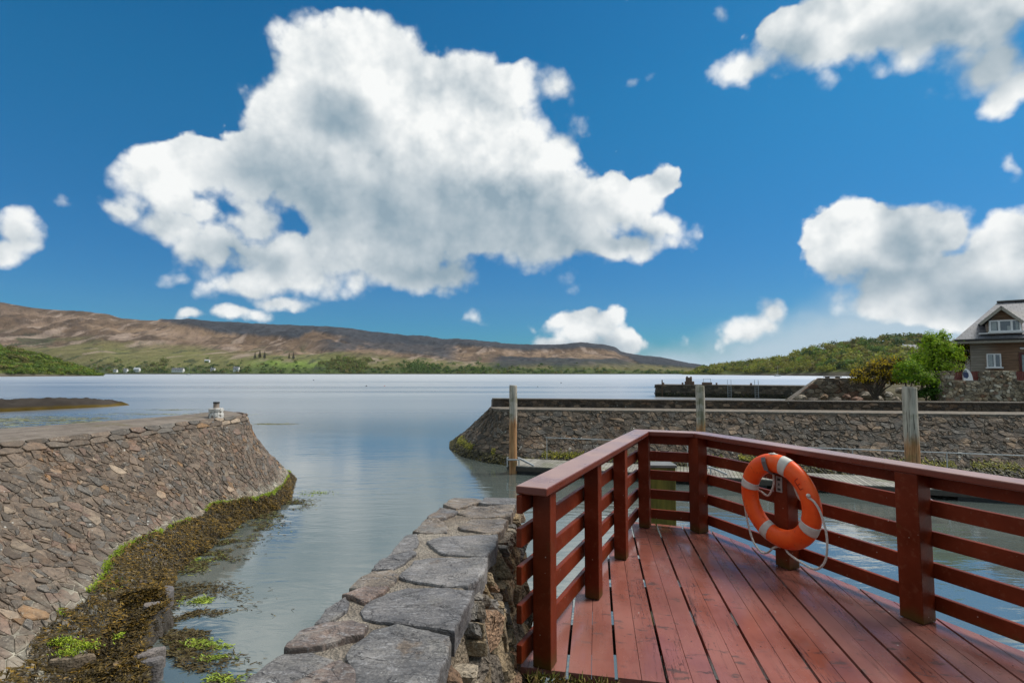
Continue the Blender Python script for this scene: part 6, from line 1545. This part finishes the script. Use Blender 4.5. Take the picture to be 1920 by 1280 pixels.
def fence(xa, xb, lab):
    r0 = empty('fence_panel', (xa, YG_ + .2, gzl)); k = 0; x_ = xa + .02; pm = MB()
    while x_ < xb - .09:
        pm.abox(x_, x_ + .085, YG_ + .17, YG_ + .19, gzl + .0, gzt - .05 - .012 * (k % 2)); x_ += .11; k += 1
    pm.build('pales', M_fred, r0)
    for zz in (.12, .42): mb = MB(); mb.abox(xa, xb, YG_ + .19, YG_ + .22, gzl + zz, gzl + zz + .06); mb.build('fence_rail', M_fred, r0)
    tag(r0, lab, 'fence')
fence(piers[0][1], piers[1][0], 'dark red paling fence between two garden wall piers, behind the white board')
fence(piers[1][1], piers[2][0], 'dark red paling fence at the picture edge right of the wide wall pier')
bp = PY(1817, 714, YG_ - .0); z0 = gzl + .005
mb = MB(); ol = []
for k in range(13):
    f = k / 12; hw = .26 * (1 - f ** 2.6) ** .6 if k < 12 else .015; ol.append((hw, f * .62))
pf = [(a, b) for a, b in ol] + [(-a, b) for a, b in ol[::-1]]
def brd(p_, yo, m): return Vector((bp.x + p_[0] * m + .02, YG_ + .06 + p_[1] * .14 + yo, z0 + p_[1] * m))
n = len(pf); board = empty('paddle_board', (bp.x, YG_ + .1, z0)); mb.add([brd(p_, 0, 1) for p_ in pf] + [brd(p_, .06, 1) for p_ in pf], [tuple(range(n)), tuple(range(2 * n - 1, n - 1, -1))] + [(i, (i + 1) % n, (i + 1) % n + n, i + n) for i in range(n)])
mb.build('board_body', M_upvc, board)
nv_ = [(-.235, .16), (-.05, .10), (.05, .22), (.06, .36), (.0, .46), (-.16, .50), (-.24, .40)]
mb = MB(); k = len(nv_); mb.add([brd(p_, -.006, 1) for p_ in nv_] + [brd(p_, .002, 1) for p_ in nv_], [tuple(range(k)), tuple(range(2 * k - 1, k - 1, -1))] + [(i, (i + 1) % k, (i + 1) % k + k, i + k) for i in range(k)]); mb.build('navy_patch', plain('navy', (0.015, 0.03, 0.10), .4), board)
mb = MB(); k2 = [(-.2, .44), (.0, .42), (-.02, .56), (-.14, .57)]; mb.add([brd(p_, -.009, 1) for p_ in k2] + [brd(p_, .001, 1) for p_ in k2], [(0, 1, 2, 3), (7, 6, 5, 4), (0, 4, 5, 1), (1, 5, 6, 2), (2, 6, 7, 3), (3, 7, 4, 0)]); mb.build('grey_patch', plain('grey_blue', (0.18, 0.23, 0.27), .4), board)
tag(board, 'white board with a navy patch leaning on the red fence', 'paddle board')

# ------------------------------------------------------------------ shrubs and trees by the house
def branchy(name, base, clumps, leaf, n, cols, lab, cat, group=None, stems=6, flowers=None):
    rng = random.Random(int(base.x * 100)); root = empty(name, base); tr = MB()
    for (c, r, rz) in clumps:
        c = Vector(c); mid = (base + c) / 2 + Vector((rng.uniform(-.2, .2), rng.uniform(-.2, .2), -.1)); tr.tube([base + Vector((rng.uniform(-.15, .15), rng.uniform(-.1, .1), -.4)), mid, c], .05, 6, radii=[.06, .04, .015])
        for _ in range(4):
            e_ = c + Vector((rng.gauss(0, r * .5), rng.gauss(0, r * .5), rng.gauss(rz * .3, rz * .4))); tr.tube([c + (base - c) * .25, (c + e_) / 2 + Vector((0, 0, .05)), e_], .015, 4, radii=[.025, .015, .005])
    tr.build('trunk', M_bark, root); cr = MB(); fl_ = MB()
    for (c, r, rz) in clumps:
        leafy(cr, c, r, rz, int(n * r * rz), leaf, rng, cols, .35)
        if flowers: leafy(fl_, Vector(c) + Vector((0, -.05, .05)), r * 1.05, rz * 1.05, int(n * r * rz * flowers[1] * rng.uniform(.4, 1.5)), leaf * .8, rng, flowers[0], .8)
    cr.build('crown', M_leaf, root)
    if flowers: fl_.build('blossom', M_leaf, root)
    tag(root, lab, cat, group)
YT = 29.8
def cl(px, py, rpx, rpy, dy=0): y = YT + dy; p_ = PY(px, py, y); return (p_, rpx * y / F, rpy * y / F)
BG = [(0.19, 0.30, 0.018), (0.25, 0.36, 0.022), (0.14, 0.24, 0.016), (0.30, 0.40, 0.028)]
DGs = [(0.055, 0.125, 0.014), (0.08, 0.17, 0.016), (0.04, 0.09, 0.012)]
branchy('leafy_tree', PY(1752, 752, YT), [cl(1752, 650, 26, 26), cl(1735, 672, 26, 24), cl(1772, 662, 28, 26), cl(1760, 690, 34, 26), cl(1788, 668, 20, 22), cl(1742, 636, 12, 16), cl(1768, 632, 13, 15), cl(1725, 690, 18, 22)], .062, 1900, BG, 'bright green leafy small tree beside the timber house', 'tree')
branchy('leafy_shrub', PY(1705, 752, YT - .6), [cl(1700, 690, 24, 20, -.6), cl(1712, 708, 28, 22, -.6), cl(1735, 715, 26, 22, -.6), cl(1690, 705, 16, 20, -.6)], .06, 1900, BG[:3] + DGs[1:2], 'green shrub between the gorse bush and the leafy tree', 'shrub')
branchy('dark_shrub', PY(1750, 756, YT - .3), [cl(1742, 735, 22, 17, -.3), cl(1762, 725, 20, 24, -.3), cl(1722, 740, 18, 14, -.3), cl(1757, 745, 14, 12, -.3)], .055, 2300, DGs, 'dark green bush at the left end of the garden wall', 'shrub')
GO = [(0.075, 0.062, 0.018), (0.05, 0.045, 0.016), (0.10, 0.075, 0.02)]; FLW = [(0.50, 0.33, 0.012), (0.40, 0.28, 0.012), (0.58, 0.41, 0.018)]
branchy('gorse_bush', PY(1640, 735, YT + .6), [cl(1652, 690, 24, 20, .6), cl(1632, 700, 22, 20, .6), cl(1668, 684, 18, 16, .6), cl(1610, 707, 17, 15, .6), cl(1660, 705, 28, 18, .6), cl(1620, 715, 22, 12, .6), cl(1685, 678, 12, 12, .6), cl(1680, 716, 20, 12, .5)], .05, 2100, GO, 'brown gorse bush in yellow flower on the rubble bank', 'gorse bush', flowers=(FLW, .42))
branchy('gorse_shrub', PY(1800, 700, YT + 4.0), [cl(1800, 652, 22, 14, 4), cl(1812, 668, 16, 18, 4), cl(1795, 675, 16, 18, 4)], .06, 1700, GO + DGs[:1], 'small gorse and brown shrub close against the house corner', 'gorse bush', flowers=(FLW, .3))

# ------------------------------------------------------------------ the air between here and the hills
def haze():
    mb = MB(); mb.abox(-3600, 3600, -60, 4800, -1.0, 620)
    m = bpy.data.materials.new('haze'); m.use_nodes = True; t = NT(m.node_tree)
    t.n.remove(t.n['Principled BSDF']); v = t.new('ShaderNodeVolumePrincipled')
    v.inputs['Color'].default_value = (0.80, 0.88, 1.0, 1); v.inputs['Density'].default_value = 2.5e-5; v.inputs['Anisotropy'].default_value = 0.2
    t.l.new(v.outputs[0], t.n['Material Output'].inputs['Volume'])
    tag(mb.build('haze', m), kind='stuff')
haze()
